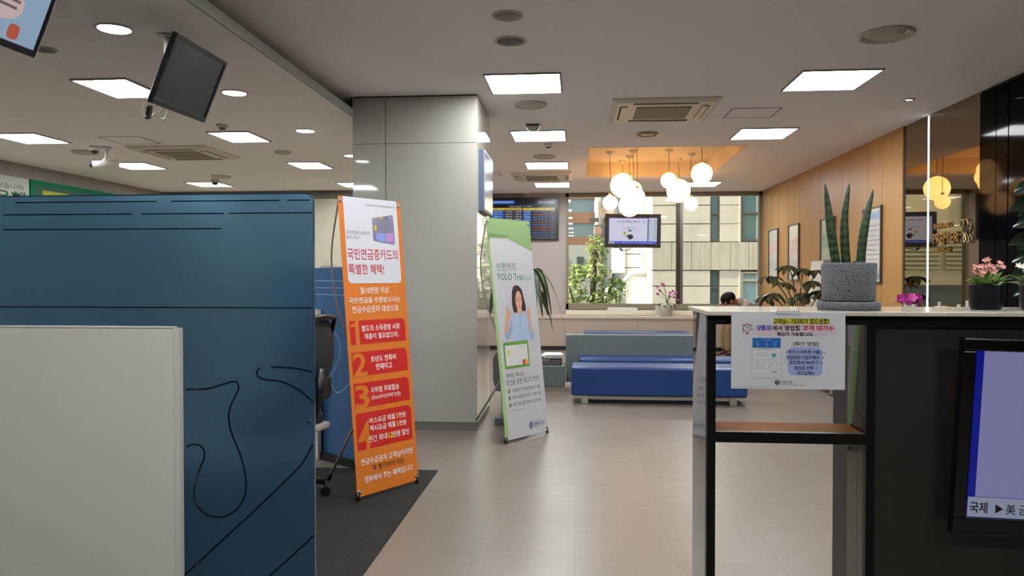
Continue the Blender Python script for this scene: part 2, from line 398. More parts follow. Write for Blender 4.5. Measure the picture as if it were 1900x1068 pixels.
for z0, z1, zt in ((2.33, 3.75, 3.1), (.0, 1.48, 1.0)):
    w_ = MB().box(X(3.75), X(3.79), .08, .2, L(z0), L(z1)).box(X(3.99), X(4.03), .08, .2, L(z0), L(z1)).box(X(3.79), X(3.99), .08, .2, L(zt) - .025, L(zt) + .025).box(X(3.79), X(3.99), .08, .2, L(z0), L(z0) + .04).box(X(3.79), X(3.99), .08, .2, L(z1) - .03, L(z1)).build('window', M_winfr, bd)
    MB().box(X(3.79), X(3.99), .16, .18, L(z0), L(z1)).build('pane', M_tealgl, w_)
for z0, z1, zt in ((2.33, 3.95, 3.12), (-.6, 1.46, 1.22)):
    w_ = MB().box(X(4.6), X(4.68), .06, .2, L(z0), L(z1)).box(X(4.68), X(9.5), .06, .2, L(zt) - .03, L(zt) + .03).box(X(4.68), X(9.5), .06, .2, L(z0), L(z0) + .06).box(X(4.68), X(9.5), .06, .2, L(z1) - .05, L(z1)).build('window', M_winfr if z0 > 0 else mat('cream_window_frame', '#cfc29a', .5), bd)
    MB().box(X(4.68), X(9.5), .16, .18, L(z0), L(z1)).build('pane', M_tealgl if z0 > 0 else M_bluegl, w_)
    MB().box(X(5.05), X(5.35), .12, .15, L(z0), L(z1)).build('blind', mat('pale_blind', '#b9c3b0', .8), w_)
for z0, z1 in ((3.3, 4.6), (1.4, 2.1)): MB().box(-.02, .05, 2.2, 3.1, L(z0), L(z1)).build('side_window', mat('side_window_shade', '#a59c84', .6), bd)
# sunlit extension that continues the street wall
bb = thing('brick_office_building', 'far red brick office block with bands of blue glass behind the tree', 'building', (.2, 60, GZ))
bk = MB(); gl = MB()
for i in range(14):
    z = i * 1.9; bk.box(-9, 1.15, 0, 8, z, z + .8); gl.box(-9, 1.1, .2, 8, z + .8, z + 1.9)
bk.build('brick_band', mat('red_brown_brick', '#80604e', .8, noise=.1, nscale=2), bb); gl.build('glass_band', mat('blue_grey_glass', '#6d8288', .15, spec=.6), bb)
bc = thing('beige_tower_block', 'distant beige tower block beside the brick office block', 'building', (2.0, 56, GZ))
MB().box(-.5, 3.2, 0, 3.5, 0, 26).build('wall', mat('beige_render', '#cdc2ab', .85), bc)
MB().box(-.3, .1, -.05, .1, 3, 20).box(.6, 1.0, -.05, .1, 3, 20).build('window_strip', mat('dim_window', '#7d8a88', .3), bc)
bl = thing('low_concrete_building', 'low grey concrete building with small square windows below the brick block', 'building', (-.6, 46, GZ))
MB().box(-6, 2.0, 0, 6, 0, 7.2).build('wall', mat('grey_render', '#b5b5a8', .85, noise=.06), bl)
for k in range(6): MB().box(-4.2 + k * .95, -3.8 + k * .95, -.05, .1, 5.6, 6.5).build('window', mat('dark_window', '#4c5450', .2), bl)
sg = thing('projecting_sign_box', 'white projecting sign box on a bracket beside the sunlit wall', 'sign', (2.13, 26, 1.4))
MB().box(-.98, -.54, -.1, .1, .04, .87).build('sign_box', mat('sign_white', '#d9dbd2', .6), sg, .02)
for z0 in (.2, .66): MB().box(-.54, -.01, -.02, .02, z0, z0 + .04).build('bracket', M_greymetal, sg)
dp = thing('vent_duct', 'silver vent duct with elbow running up the sunlit wall', 'duct', (1.5, 24, GZ))
MB().tube(smooth([(0, 0, 0), (0, 0, 3), (0, 0, 5.0), (.03, 0, 5.2), (.2, 0, 5.36), (.45, 0, 5.4), (.61, 0, 5.4)]), .11, 16).build('pipe', mat('galvanised', '#c2c2bb', .35, .7), dp)
for z0 in (4.2, 4.85): MB().cyl((0, 0, z0), (0, 0, z0 + .05), .128).build('pipe_collar', M_steel, dp)
fu = thing('roof_fan_housing', 'rounded pale fan housing at the foot of the silver duct', 'fan housing', (1.02, 24, GZ))
MB().lathe([(.001, 5.0), (.12, 4.98), (.26, 4.86), (.3, 4.7), (.3, 4.3), (.3, 0)], (0, 0, 0), 24).build('housing', mat('pale_metal', '#b9b9b0', .5, .3), fu)
# street lamp post / utility pole
up = thing('utility_pole', 'dark grey utility pole standing behind the street tree', 'pole', (.72, 23.5, GZ))
MB().cyl((0, 0, 0), (0, 0, 7.6), .11, .1, 12).box(-.35, .35, -.06, .06, 7.0, 7.12).build('pole', mat('dark_concrete_pole', '#55534c', .8), up)
MB().box(-.2, .2, -.2, .2, 6.2, 6.9).build('transformer_box', M_greymetal, up)
# tree
tr = thing('street_tree', 'leafy green street tree outside the window', 'tree', (.3, 19, GZ))
MB().tube(smooth([(0, 0, 0), (.05, 0, 2), (0, .05, 3.6), (.08, 0, 4.9), (.12, 0, 6.0)]), .07, 8).tube(smooth([(0, 0, 3.6), (-.3, .1, 4.4), (-.55, 0, 5.2)]), .03, 6).tube(smooth([(.05, 0, 4.0), (.4, 0, 4.7), (.6, .1, 5.4)]), .03, 6).build('trunk', mat('bark', '#5b5040', .9), tr)
lf = MB()
def leaf_quad(b, p, d, nrm, l, w):
    p, d, nrm = Vector(p), Vector(d).normalized(), Vector(nrm)
    s_ = d.cross(nrm).normalized() * w; up_ = s_.cross(d).normalized()
    b.add([p, p + d * l * .35 + s_ + up_ * l * .06, p + d * l * .7 + s_ * .8 + up_ * l * .04, p + d * l - up_ * l * .12, p + d * l * .7 - s_ * .8 + up_ * l * .04, p + d * l * .35 - s_ + up_ * l * .06, p + d * l * .5 - up_ * l * .02], [(0, 1, 6), (1, 2, 6), (2, 3, 6), (3, 4, 6), (4, 5, 6), (5, 0, 6)], True)
rnd = random.Random(3)
clumps = [(0, 0, 4.5, .55), (-.45, 0, 4.9, .4), (.4, 0, 4.8, .45), (.1, 0, 5.5, .4), (.2, .1, 6.1, .3), (-.3, 0, 5.4, .28), (.65, 0, 5.1, .25), (0, .1, 3.8, .6), (-.5, 0, 4.1, .4), (.5, 0, 4.1, .4)]
for cx_, cy_, cz_, rr_ in clumps:
    for k in range(int(420 * rr_)):
        q = Vector((rnd.gauss(0, 1), rnd.gauss(0, 1), rnd.gauss(0, 1))).normalized() * rr_ * rnd.uniform(.45, 1.05)
        leaf_quad(lf, Vector((cx_, cy_, cz_)) + q, (rnd.uniform(-1, 1), rnd.uniform(-1, 1), rnd.uniform(-.9, .2)), (rnd.uniform(-.4, .4), rnd.uniform(-.4, .4), 1), rnd.uniform(.11, .18), rnd.uniform(.035, .05))
lf.build('foliage', mat('tree_leaf', '#98a862', .6, noise=.25, nscale=6, transl=.35), tr)
# building seen only in the mirror
lb = thing('louvred_building', 'cream building with louvred air conditioner windows, reflected in the tinted mirror', 'building', (-4.2, 30, GZ))
MB().box(-9, 0, 0, 8, 0, 14).build('wall', mat('cream_render', '#d6cfae', .85), lb)
MB().box(-9, .02, -.03, .1, 0, 5.0).build('lower_wall', mat('slate_render', '#5d6466', .8), lb)
for k in range(3):
    w_ = MB().box(-1.2 - k * 2.4, -.1 - k * 2.4 - .9, -.06, .05, 7.2, 8.6).build('window', mat('dark_window', '#4c5450', .2), lb)
lv = MB()
for k in range(3):
    for i in range(9): lv.box(-2.6 - k * 2.2, -.6 - k * 2.2, -.14, -.02, 5.6 + i * .17, 5.68 + i * .17)
lv.build('louvre_slats', mat('pale_louvre', '#b9b69c', .6), lb)
# ------------------------------------------------------------------ ceiling fittings
M_diff = mat('lamp_diffuser', '#ffffff', .6, emit=(.95, 1.0, 1.03), es=PANEL_S)
M_down = mat('downlight_diffuser', '#ffffff', .6, emit=(.96, 1.0, 1.02), es=DOWN_S)
M_lframe = mat('lamp_frame', '#8f8a84', .5)
def panel_light(loc, w, d, label, group=None):
    t = thing('ceiling_light_panel', label, 'ceiling light', loc, 0, group)
    x, y = w / 2, d / 2; f = .014
    MB().box(-x - f, x + f, -y - f, -y, -.012, 0).box(-x - f, x + f, y, y + f, -.012, 0).box(-x - f, -x, -y, y, -.012, 0).box(x, x + f, -y, y, -.012, 0).build('light_frame', M_lframe, t)
    MB().box(-x, x, -y, y, -.008, -.002).build('diffuser', M_diff, t)
    return t
G1 = 'square ceiling panels of the main ceiling'
A = ['square ceiling light panel beside the top of the white pillar, largest of its row', 'square ceiling light panel just behind the ceiling dome camera', 'square ceiling light panel just before the slim air conditioner near the rate board', 'small distant ceiling light panel beyond the air conditioner, above the exchange rate board']
for (yy, lb_) in zip((6.17, 8.47, 10.74, 13.02), A): panel_light((-.43, yy, HC), .575, .60, lb_, G1)
panel_light((2.0, 6.27, HC), .575, .60, 'large square ceiling light panel nearest the black glass wall', G1)
panel_light((2.02, 8.55, HC), .575, .60, 'square ceiling light panel beside the glowing orange ceiling recess', G1)
panel_light((2.08, 13.15, HC), .575, .60, 'narrow looking ceiling light panel behind the highest glass globe, close to the window', G1)
G2 = 'ceiling panels over the counters'
for xx, yy, w, lb_ in ((-3.61, 5.76, .42, 'ceiling light panel partly covered by the hanging blank monitor'), (-3.6, 7.87, .42, 'ceiling light panel below the blank monitor, beside the small smoke detector'), (-3.58, 9.97, .42, 'ceiling light panel on the dropped ceiling close to the white pillar edge'), (-3.62, 12.15, .42, 'small far ceiling light panel cut off by the pillar, above the orange banner'),
                       (-5.9, 7.76, .5, 'ceiling light panel at the picture edge above the grey panel wall'), (-5.93, 9.82, .5, 'ceiling light panel touching the white bullet camera'), (-5.95, 11.88, .5, 'far ceiling light panel behind the second dome camera')):
    panel_light((xx * LK, yy * LK, HL), w * LK, .56 * LK, lb_, G2)
for xx, yy in ((-.43, 3.9), (2.0, 3.98), (-.43, 1.6), (2.0, 1.7), (-.43, -.7), (2.0, -.6)): panel_light((xx, yy, HC), .575, .60, 'square ceiling light panel on the main ceiling overhead, above the picture', 'main ceiling panels out of view overhead')
for xx, yy in ((-3.6, 3.66), (-5.9, 5.7), (-3.6, 1.5), (-5.9, 3.6)): panel_light((xx * LK, yy * LK, HL), .42 * LK, .56 * LK, 'ceiling light panel on the dropped ceiling overhead, above the picture', 'dropped ceiling panels out of view overhead')
for yy, lb_ in ((4.375, 'round ceiling downlight above the blank hanging monitor, largest of its row'), (5.98, 'round ceiling downlight just beyond the blank hanging monitor'), (7.6, 'round ceiling downlight between the monitor and the white pillar'), (9.21, 'round ceiling downlight half hidden by the white pillar edge')):
    t = thing('round_downlight', lb_, 'ceiling light', (-2.78 * LK, yy * LK, HL), 0, 'round downlights in a row on the dropped ceiling')
    MB().lathe([(.082, -.004), (.096, -.012), (.100, -.004), (.1, 0)], (0, 0, 0), 32).build('trim_ring', M_white, t)
    MB().cyl((0, 0, -.008), (0, 0, -.002), .083, n=32).build('diffuser', M_down, t)
M_disc = mat('speaker_mesh_grey', '#75716c', .7)
def speaker_disc(loc, r, label, m):
    t = thing('ceiling_speaker', label, 'ceiling speaker', loc)
    MB().lathe([(r * .9, -.004), (r, -.01), (r * 1.12, -.006), (r * 1.14, 0)], (0, 0, 0), 32).build('rim', M_offwhite, t)
    MB().lathe([(.001, -.016), (r * .5, -.015), (r * .92, -.008), (r * .92, 0)], (0, 0, 0), 32).build('grille', m, t)
speaker_disc((-.42, 4.56, HC), .085, 'pale round ceiling speaker, nearer of the two in the bare ceiling', mat('pale_grille', '#9d9892', .7))
speaker_disc((-.446, 5.05, HC), .095, 'dark grey round ceiling speaker behind the pale one', M_disc)
speaker_disc((-3.49 * LK, 4.74 * LK, HL), .06, 'small grey round ceiling speaker beside the lit hanging screen', M_disc)
def diffuser(loc, r, label, m=None, group='round air diffusers in the ceilings'):
    t = thing('air_diffuser', label, 'air vent', loc, 0, group)
    MB().lathe([(r * .78, -.004), (r * .9, -.022), (r * .96, -.02), (r, -.006), (r, 0)], (0, 0, 0), 40).build('outer_ring', m or M_offwhite, t)
    MB().lathe([(.001, -.02), (r * .55, -.018), (r * .66, -.006), (r * .68, 0)], (0, 0, 0), 40).build('centre_disc', M_offwhite, t)
diffuser((-.43, 6.92, HC), .150, 'round white ceiling vent below the light panel by the pillar')
diffuser((.76, 8.44, HC), .120, 'round ceiling vent with brass glint beyond the big air conditioner', mat('brass_ring', '#a88a5c', .3, .6))
diffuser((-.436, 9.91, HC), .150, 'round ceiling vent between two ceiling light panels near the smoke detector')
diffuser((1.98, 5.11, HC), .170, 'large round ceiling vent above the light panel near the black glass wall')
diffuser((-5.88 * LK, 8.66 * LK, HL), .14, 'flat round ceiling vent behind the dome camera over the counters')
diffuser((-3.52 * LK, 8.86 * LK, HL), .09, 'small round ceiling vent above the counters close to the pillar')
diffuser((-5.3 * LK, 10.95 * LK, HL), .13, 'distant round ceiling vent before the far dome camera')
def detector(loc, label, r=.054):
    t = thing('smoke_detector', label, 'smoke detector', loc)
    MB().lathe([(.001, -.05), (r * .5, -.048), (r * .62, -.03)], (0, 0, 0), 24).build('sensor_head', M_greymetal, t)
    MB().lathe([(r * .6, -.03), (r, -.014), (r, 0)], (0, 0, 0), 24).build('base', M_offwhite, t)
detector((-.346, 9.02, HC), 'white smoke detector on the main ceiling behind the light panel')
detector((-3.49 * LK, 7.24 * LK, HL), 'white smoke detector on the dropped ceiling below the blank monitor')
def dome_cam(loc, label, r, m):
    t = thing('dome_camera', label, 'security camera', loc)
    MB().lathe([(r * .8, -.05), (r, -.04), (r, 0)], (0, 0, 0), 28).build('housing', m, t)
    MB().lathe([(.001, -.05 - r * .62), (r * .4, -.05 - r * .55), (r * .7, -.05 - r * .25), (r * .78, -.05)], (0, 0, 0), 28).build('dome', mat('smoked_dome', '#141414', .08), t)
    return t
t = thing('dome_camera', 'white box dome camera above the aisle light panel', 'security camera', (-.46, 7.85, HC))
MB().box(-.075, .075, -.06, .06, -.03, 0).build('housing', M_offwhite, t, .008)
MB().box(-.06, .06, -.062, -.055, -.022, -.008).build('lens_band', M_darkplastic, t)
MB().lathe([(.001, -.075), (.035, -.068), (.06, -.05), (.07, -.03)], (0, 0, 0), 28).build('dome', mat('clear_dome', '#aaa49b', .1), t)
dome_cam((-5.53 * LK, 8.31 * LK, HL), 'dark dome camera on the ceiling beside the white bullet camera', .05, M_offwhite)
dome_cam((-5.57 * LK, 11.3 * LK, HL), 'far dome camera in front of the last light panel over the counters', .06, M_offwhite)
t = thing('bullet_camera', 'white bullet camera on a bent bracket beside the ceiling light', 'security camera', (-5.42 * LK, 8.36 * LK, HL))
MB().cyl((0, 0, 0), (0, 0, -.03), .05).tube([(0, 0, -.03), (.0, 0, -.12), (-.03, -.03, -.17)], .018).build('bracket', M_white, t)
MB().cyl((-.10, -.10, -.20), (.10, .06, -.17), .035, .045, 20).build('camera_body', M_white, t)
MB().cyl((-.115, -.112, -.203), (-.10, -.10, -.20), .03, .034).build('lens', M_darkplastic, t)
t = thing('recessed_spotlight', 'tiny lit recessed spotlight above the white light strip', 'spotlight', (2.917, 7.02, HC))
MB().lathe([(.03, -.004), (.045, -.012), (.05, 0)], (0, 0, 0), 24).build('trim_ring', M_chrome, t)
MB().cyl((0, 0, -.006), (0, 0, -.002), .03).build('bulb', mat('spot_bulb', '#ffffff', .5, emit=(1, .85, .6), es=6), t)
# ceiling cassettes
M_ac = mat('air_conditioner_cream', '#d6cbb6', .45); M_slot = mat('vent_slot_dark', '#2a241c', .8)
M_acg = ribbed('intake_grille', '#7d7260', '#a09580', 'X', 22, .6)
def cassette(loc, w, d, label):
    t = thing('ceiling_air_conditioner', label, 'air conditioner', loc)
    x, y = w / 2, d / 2
    V = [(-x, -y, 0), (x, -y, 0), (x, y, 0), (-x, y, 0), (-x, -y, -.012), (x, -y, -.012), (x, y, -.012), (-x, y, -.012), (-x * .9, -y * .9, -.035), (x * .9, -y * .9, -.035), (x * .9, y * .9, -.035), (-x * .9, y * .9, -.035)]
    F = [(0, 3, 2, 1)] + [(i, (i + 1) % 4, 4 + (i + 1) % 4, 4 + i) for i in range(4)] + [(4 + i, 4 + (i + 1) % 4, 8 + (i + 1) % 4, 8 + i) for i in range(4)] + [(8, 9, 10, 11)]
    MB().add(V, F).build('fascia', M_ac, t)
    g = MB().box(-x * .52, x * .52, -y * .52, y * .52, -.042, -.034).build('intake_grille', M_acg, t)
    for a, b_, c_, d_ in ((-x * .6, x * .6, -y * .84, -y * .70), (-x * .6, x * .6, y * .70, y * .84), (-x * .84, -x * .70, -y * .6, y * .6), (x * .70, x * .84, -y * .6, y * .6)):
        MB().box(a, b_, c_, d_, -.037, -.034).build('air_slot', M_slot, t)
        if b_ - a > d_ - c_: MB().box(a + .005, b_ - .005, c_ + .016, d_ - .002, -.045, -.036).build('flap', M_ac, t)
        else: MB().box(a + (.014 if a < 0 else .002), b_ - (.002 if a < 0 else .014), c_ + .01, d_ - .01, -.045, -.036).build('flap', M_ac, t)
cassette((.78, 7.23, HC), .95, .95, 'big cream ceiling air conditioner between the two rows of light panels')
cassette((-.55, 11.86, HC), .93, .90, 'slim looking ceiling air conditioner between two far light panels above the rate board')
cassette((-4.7 * LK, 8.78 * LK, HL), .88, .84, 'ceiling air conditioner on the dropped ceiling beside the bullet camera')
def hatch(loc, w, d, label):
    t = thing('access_hatch', label, 'ceiling hatch', loc); x, y, f = w / 2, d / 2, .012
    MB().box(-x, x, -y, -y + f, -.003, 0).box(-x, x, y - f, y, -.003, 0).box(-x, -x + f, -y + f, y - f, -.003, 0).box(x - f, x, -y + f, y - f, -.003, 0).build('hatch_frame', M_greymetal, t)
    MB().box(-x + f, x - f, -y + f, y - f, -.002, 0).build('hatch_panel', M_ceil, t)
hatch((1.66, 7.47, HC), .46, .44, 'flush square ceiling hatch beside the big air conditioner')
hatch((-4.9 * LK, 7.99 * LK, HL), .42, .42, 'flush ceiling hatch with dark outline before the counter air conditioner')
hatch((-1.38, 11.6, HC), .4, .4, 'flush ceiling hatch peeking past the pillar beside the slim air conditioner')

# ------------------------------------------------------------------ globe pendants under the coffer
M_globe = mat('opal_glass_globe', '#ffffff', .3, emit=(1.0, .50, .17), es=GLOBE_S)
M_cord = mat('lamp_cord', '#5c4a35', .6)
GP = 'glass globe pendants over the waiting area'
for x, y, z, r, lb_ in ((.685, 11.85, 2.735, .188, 'largest glowing globe pendant of the cluster over the hanging screen'), (.785, 10.9, 2.560, .122, 'medium globe pendant tucked beside the largest globe above the screen'), (.767, 11.40, 2.378, .162, 'low globe pendant overlapping the top of the hanging screen'), (.464, 11.0, 2.389, .107, 'small globe pendant hanging beside the corner of the hanging screen'),
                        (1.282, 10.9, 2.684, .114, 'small high globe pendant above the big globe beside the screen'), (1.524, 11.72, 2.629, .179, 'big globe pendant in front of the window mullion'), (1.615, 10.13, 2.676, .138, 'highest globe pendant, hanging alone nearest the wood wall'), (1.645, 11.28, 2.390, .102, 'small lowest globe pendant beside the window mullion'), (.800, 10.4, 2.412, .108, 'globe pendant squeezed between the low globe and the medium globe')):
    t = thing('globe_pendant_lamp', lb_, 'pendant lamp', (x, y, z), 0, GP)
    MB().ball((0, 0, 0), r, 32, 18).build('globe', M_globe, t)
    MB().cyl((0, 0, r - .006), (0, 0, r + .03), .022).build('socket', M_offwhite, t)
    top = cz - z
    MB().tube(smooth([(0, 0, r + .02), (.006, 0, r + (top - r) * .4), (-.004, .004, r + (top - r) * .7), (0, 0, top)], 5), .004, 6).build('cord', M_cord, t)
    MB().lathe([(.008, -.05), (.03, -.045), (.06, -.012), (.062, 0)], (0, 0, top), 24).build('canopy', M_offwhite, t)

# ------------------------------------------------------------------ light strip in the mirror wall
t = tag(MB().box(XW - .003, XW + .004, 7.718, 7.742, .02, HC - .01).build('led_light_strip', mat('led_strip', '#ffffff', .5, emit=(.92, .94, 1.0), es=LED_S)), 'upright white light strip set between two tinted mirrors', 'light strip')

# gold lettering and emblem on the mirror
M_gold = mat('brushed_brass', '#d8a860', .2, 1.0)
t = thing('lounge_sign', 'brass raised lettering and monogram on the tinted mirror', 'sign', (XW - .016, 7.2, 1.70))
fm = ((0, 0, 0), (0, -1, 0), (0, 0, 1))
d_ = .006
MB().text('SHINHAN', -.37, .085, -.07, .135, fm, d_, .0, th=.005).text('LOUNGE', -.37, -.135, -.07, -.088, fm, d_, .0, th=.005).build('small_lettering', M_gold, t)
MB().text('PREMIER', -.38, -.06, .10, .04, fm, d_, .004, th=.005).build('lettering', M_gold, t)
em = MB()
def swash(p, r): em.tube([(-.004, -a, b_) for a, b_ in smooth([Vector((q[0], q[1])) for q in p], 6)], r, 8)
swash([(.17, -.07), (.175, .02), (.185, .09), (.215, .13), (.255, .13), (.275, .09), (.262, .04), (.22, .015), (.185, .02)], .006)
swash([(.215, .015), (.235, -.03), (.26, -.065), (.295, -.068)], .006); swash([(.14, .085), (.15, .12), (.185, .135), (.20, .10), (.195, .03), (.2, -.04), (.215, -.07)], .006)
swash([(.24, .02), (.275, -.02), (.295, -.068), (.297, .06)], .004)
em.build('monogram', mat('dark_brass', '#a08c68', .25, 1.0), t)

# ------------------------------------------------------------------ screens
def scr(name, col, s=1.0): return mat(name, '#050505', .25, emit=col, es=s)
def screen_shell(t, w, h, dep, bez, botbez, m=M_darkplastic):
    """flat TV facing -Y centred on the origin: bezel, back case"""
    x, z = w / 2, h / 2; b_ = MB()
    b_.box(-x, x, 0, .03, z - bez, z).box(-x, x, 0, .03, -z, -z + botbez).box(-x, -x + bez, 0, .03, -z + botbez, z - bez).box(x - bez, x, 0, .03, -z + botbez, z - bez)
    b_.build('bezel', m, t, .004)
    MB().box(-x + .012, x - .012, .022, dep * .6, -z + .012, z - .012).box(-x * .6, x * .6, dep * .5, dep, -z * .6, z * .6).build('back_case', m, t, .01)
# blank monitor on a ceiling pole
def hung_tv(c, label, glow):
    t = thing('hanging_monitor', label, 'monitor', c)
    Mx = Matrix.Rotation(R(93.7), 4, 'Z') @ Matrix.Rotation(R(22.49), 4, 'X') @ Matrix.Rotation(R(-2.16), 4, 'Y')
    t.rotation_euler = Mx.to_euler(); inv = (Matrix.Translation(c) @ Mx).inverted()
    screen_shell(t, .63, .386, .065, .024, .032, mat('satin_black_plastic', '#101112', .3))
    px, py = c[0] - .208, c[1] + .118
    MB().cyl((px, py, HL), (px, py, HL - .012), .06).cyl((px, py, HL - .01), (px, py, 2.47), .021, n=20).xf(inv).build('ceiling_pole', M_white, t)
    MB().cyl((px, py, 2.49), (px, py, 2.39), .026, n=20).tube([(px, py, 2.43), (c[0] - .05, c[1], 2.445)], .02).xf(inv).build('pole_clamp', M_white, t)
    return t, inv
t, inv = hung_tv((-2.140, 4.084, 2.4228), 'blank dark monitor hanging tilted from a white ceiling pole', None)
MB().box(-.292, .292, .006, .02, -.163, .17).build('screen', mat('dark_screen', '#181d23', .18), t)
cb = MB()
cb.tube(smooth([(-.30, .04, -.2), (-.29, .05, -.25), (-.2, .05, -.27), (-.15, .05, -.22)], 6), .003, 6).tube(smooth([(-.12, .04, -.2), (-.1, .05, -.245), (-.05, .05, -.25), (-.03, .05, -.2)], 6), .004, 6)
cb.build('cable', M_white, t); MB().obox((-.215, .05, -.245), (.012, 0, .006), (0, .009, 0), (-.012, 0, .032)).build('plug', M_darkplastic, t)
t, inv = hung_tv((-2.404, 3.004, 2.509), 'lit hanging screen with a pale blue picture at the top picture corner', None)
pr = Print(((0, .006, 0), (1, 0, 0), (0, 0, 1)), t)
MB().box(-.292, .292, .006, .02, -.163, .17).build('screen', scr('screen_sky_blue', '#8fa9c2', .8), t)
pr.poly(('speech_bubble', scr('screen_pale_pink', '#c9b3b2', .8)), ell(.05, -.01, .1, .07), 0)
pr.poly(('speech_bubble', scr('screen_pale_pink', '#c9b3b2', .8)), [(.02, -.07), (.06, -.075), (.0, -.1)], 0)
pr.line(('bubble_text', scr('screen_grey_text', '#7a6a6c', .6)), [(-.01, .01), (.12, .01)], .012, 1); pr.line(('bubble_text', scr('screen_grey_text', '#7a6a6c', .6)), [(0, -.02), (.11, -.02)], .012, 1)
pr.poly(('red_patch', scr('screen_red', '#b5523e', .8)), rrect(.10, -.15, .17, -.085, .02), 0)
pr.flush()

# TV in front of the window
t = thing('hanging_television', 'black television hung in front of the window showing a presenter graphic', 'television', (1.0, 13.99, 2.162))
t.rotation_euler = (0, R(.9), 0)
screen_shell(t, 1.012, .613, .08, .064, .068)
MB().box(-.44, .44, .008, .02, -.24, .242).build('screen', scr('tv_blue', '#26348f', .8), t)
pr = Print(((0, .008, 0), (1, 0, 0), (0, 0, 1)), t)
S_w = scr('tv_white', '#cdd0ea', .85); S_dk = scr('tv_navy', '#1a1c30', .4); S_bl = scr('tv_bar', '#2c47c8', .9); S_gr = scr('tv_grey', '#9aa6b4', .8)
pr.rect(('screen_page', S_w), -.425, -.19, .265, .225); pr.rect(('side_list', scr('tv_list', '#b9c6dc', .85)), .285, -.19, .435, .235)
pr.rect(('ticker_bar', S_bl), -.32, -.238, .435, -.195); pr.rect(('ticker_box', S_gr), -.435, -.238, -.32, -.195)
pr.text(('title_text', S_dk), '좀 더 쉽고 빠르고 편리하게', -.27, .145, .13, .185, 1, .01)
for k, n in enumerate(('1', '3', '7', '4', '5', '1', '6', '8')): pr.text(('list_text', S_dk), n, .30, .17 - k * .046, .312, .192 - k * .046); pr.text(('list_text', S_dk), ('38', '42', '40', '1007', '1092', '1025', '33', '58')[k], .375, .17 - k * .046, .425, .192 - k * .046)
pr.text(('ticker_text', S_w), '뉴스  환율 정보 안내  고객 여러분을 환영합니다', -.29, -.228, .41, -.207, 1)
dr = [(.2 + .02 * math.sin(R(a)) * (.55 + .45 * abs(math.cos(R(a) / 2))) , .165 + .026 * -math.cos(R(a))) for a in range(0, 360, 18)]
pr.line(('droplet_icon', scr('tv_teal', '#3b7f9c', .8)), dr + dr[:1], .006)
for k, cc in enumerate(('#7fa3b8', '#2a3550', '#6fa8ad', '#c78d9c')): pr.line(('round_icon', scr('tv_ic%d' % k, cc, .8)), ell(-.155 + .073 * k, .045, .02, .02) + [(-.135 + .073 * k, .045)], .006)
pr.poly(('presenter_suit', S_dk), [(-.085, -.075), (-.06, -.06), (-.035, -.06), (-.01, -.075), (.02, -.11), (-.01, -.145), (-.02, -.155), (-.078, -.155), (-.08, -.115), (-.105, -.12), (-.14, -.09), (-.133, -.083), (-.105, -.105)], 1)
pr.poly(('presenter_face', scr('tv_skin', '#e6d7d2', .85)), ell(-.05, -.035, .026, .03), 1); pr.poly(('presenter_hair', S_dk), ell(-.05, -.012, .031, .03, 16, 0, 180), 2)
pr.poly(('presenter_shirt', S_w), [(-.06, -.06), (-.04, -.06), (-.05, -.085)], 2)
pr.poly(('coin', scr('tv_yellow', '#c9b23c', .9)), ell(-.148, -.045, .028, .028), 1); pr.text(('coin_mark', S_dk), '1', -.153, -.06, -.143, -.03, 2)
pr.flush()
MB().cyl((0, .09, .1), (0, .09, .72), .02, n=16).box(-.12, .12, .07, .11, -.12, .12).build('ceiling_pole', M_white, t)
MB().tube(smooth([(-.2, .05, -.28), (-.17, .05, -.36), (-.05, .06, -.34), (.02, .06, -.29)], 6), .006).obox((-.2, .05, -.345), (.03, 0, -.02), (0, .012, 0), (.008, 0, .012)).build('cable', M_darkplastic, t)

# exchange rate board on the back wall
t = thing('exchange_rate_board', 'wide black exchange rate screen with coloured number rows on the back wall', 'screen', (-1.02, YW - .064, 2.42))
screen_shell(t, 1.33, .80, .06, .035, .04, mat('board_black', '#121316', .3))
MB().box(-.63, .63, .008, .02, -.36, .365).build('screen', scr('board_screen', '#10131a', .5), t)
pr = Print(((0, .008, 0), (1, 0, 0), (0, 0, 1)), t)
B_bl = scr('board_blue', '#2a66b8', .85); B_ye = scr('board_yellow', '#cdb24a', .85); B_gy = scr('board_greycell', '#4e4a58', .6); B_wh = scr('board_white', '#dfe4ee', .9); B_dk = scr('board_cell_dark', '#23272e', .5); B_rd = scr('board_red', '#c53a3f', .9); B_lb = scr('board_light_blue', '#3f7fcf', .9)
pr.rect(('title_bar', B_bl), -.62, .285, -.17, .345); pr.text(('title_lettering', B_wh), '오늘의 환율 EXCHANGE RATES', -.6, .298, -.2, .332)
pr.text(('date_lettering', B_wh), '2017. 6. 21. 11:48 AM', .28, .29, .57, .322); pr.rect(('title_line', B_bl), -.62, .268, .6, .271)
pr.text(('time_lettering', B_wh), 'On 10 am  announced', -.27, .225, -.03, .245); pr.text(('deposit_lettering', B_wh), '정기 예금금리', 0, .225, .16, .247)
pr.rect(('header_bar', B_ye), -.62, .165, -.03, .207); pr.rect(('header_bar', B_ye), -.01, .155, .59, .205)
for x0, s_ in ((-.55, '통화'), (-.36, '매매기준율'), (-.18, '현찰살때'), (.04, '기간'), (.2, '금액'), (.37, '전일'), (.49, '등락률')): pr.text(('header_text', B_dk), s_, x0, .175, x0 + .03 * len(s_), .195)
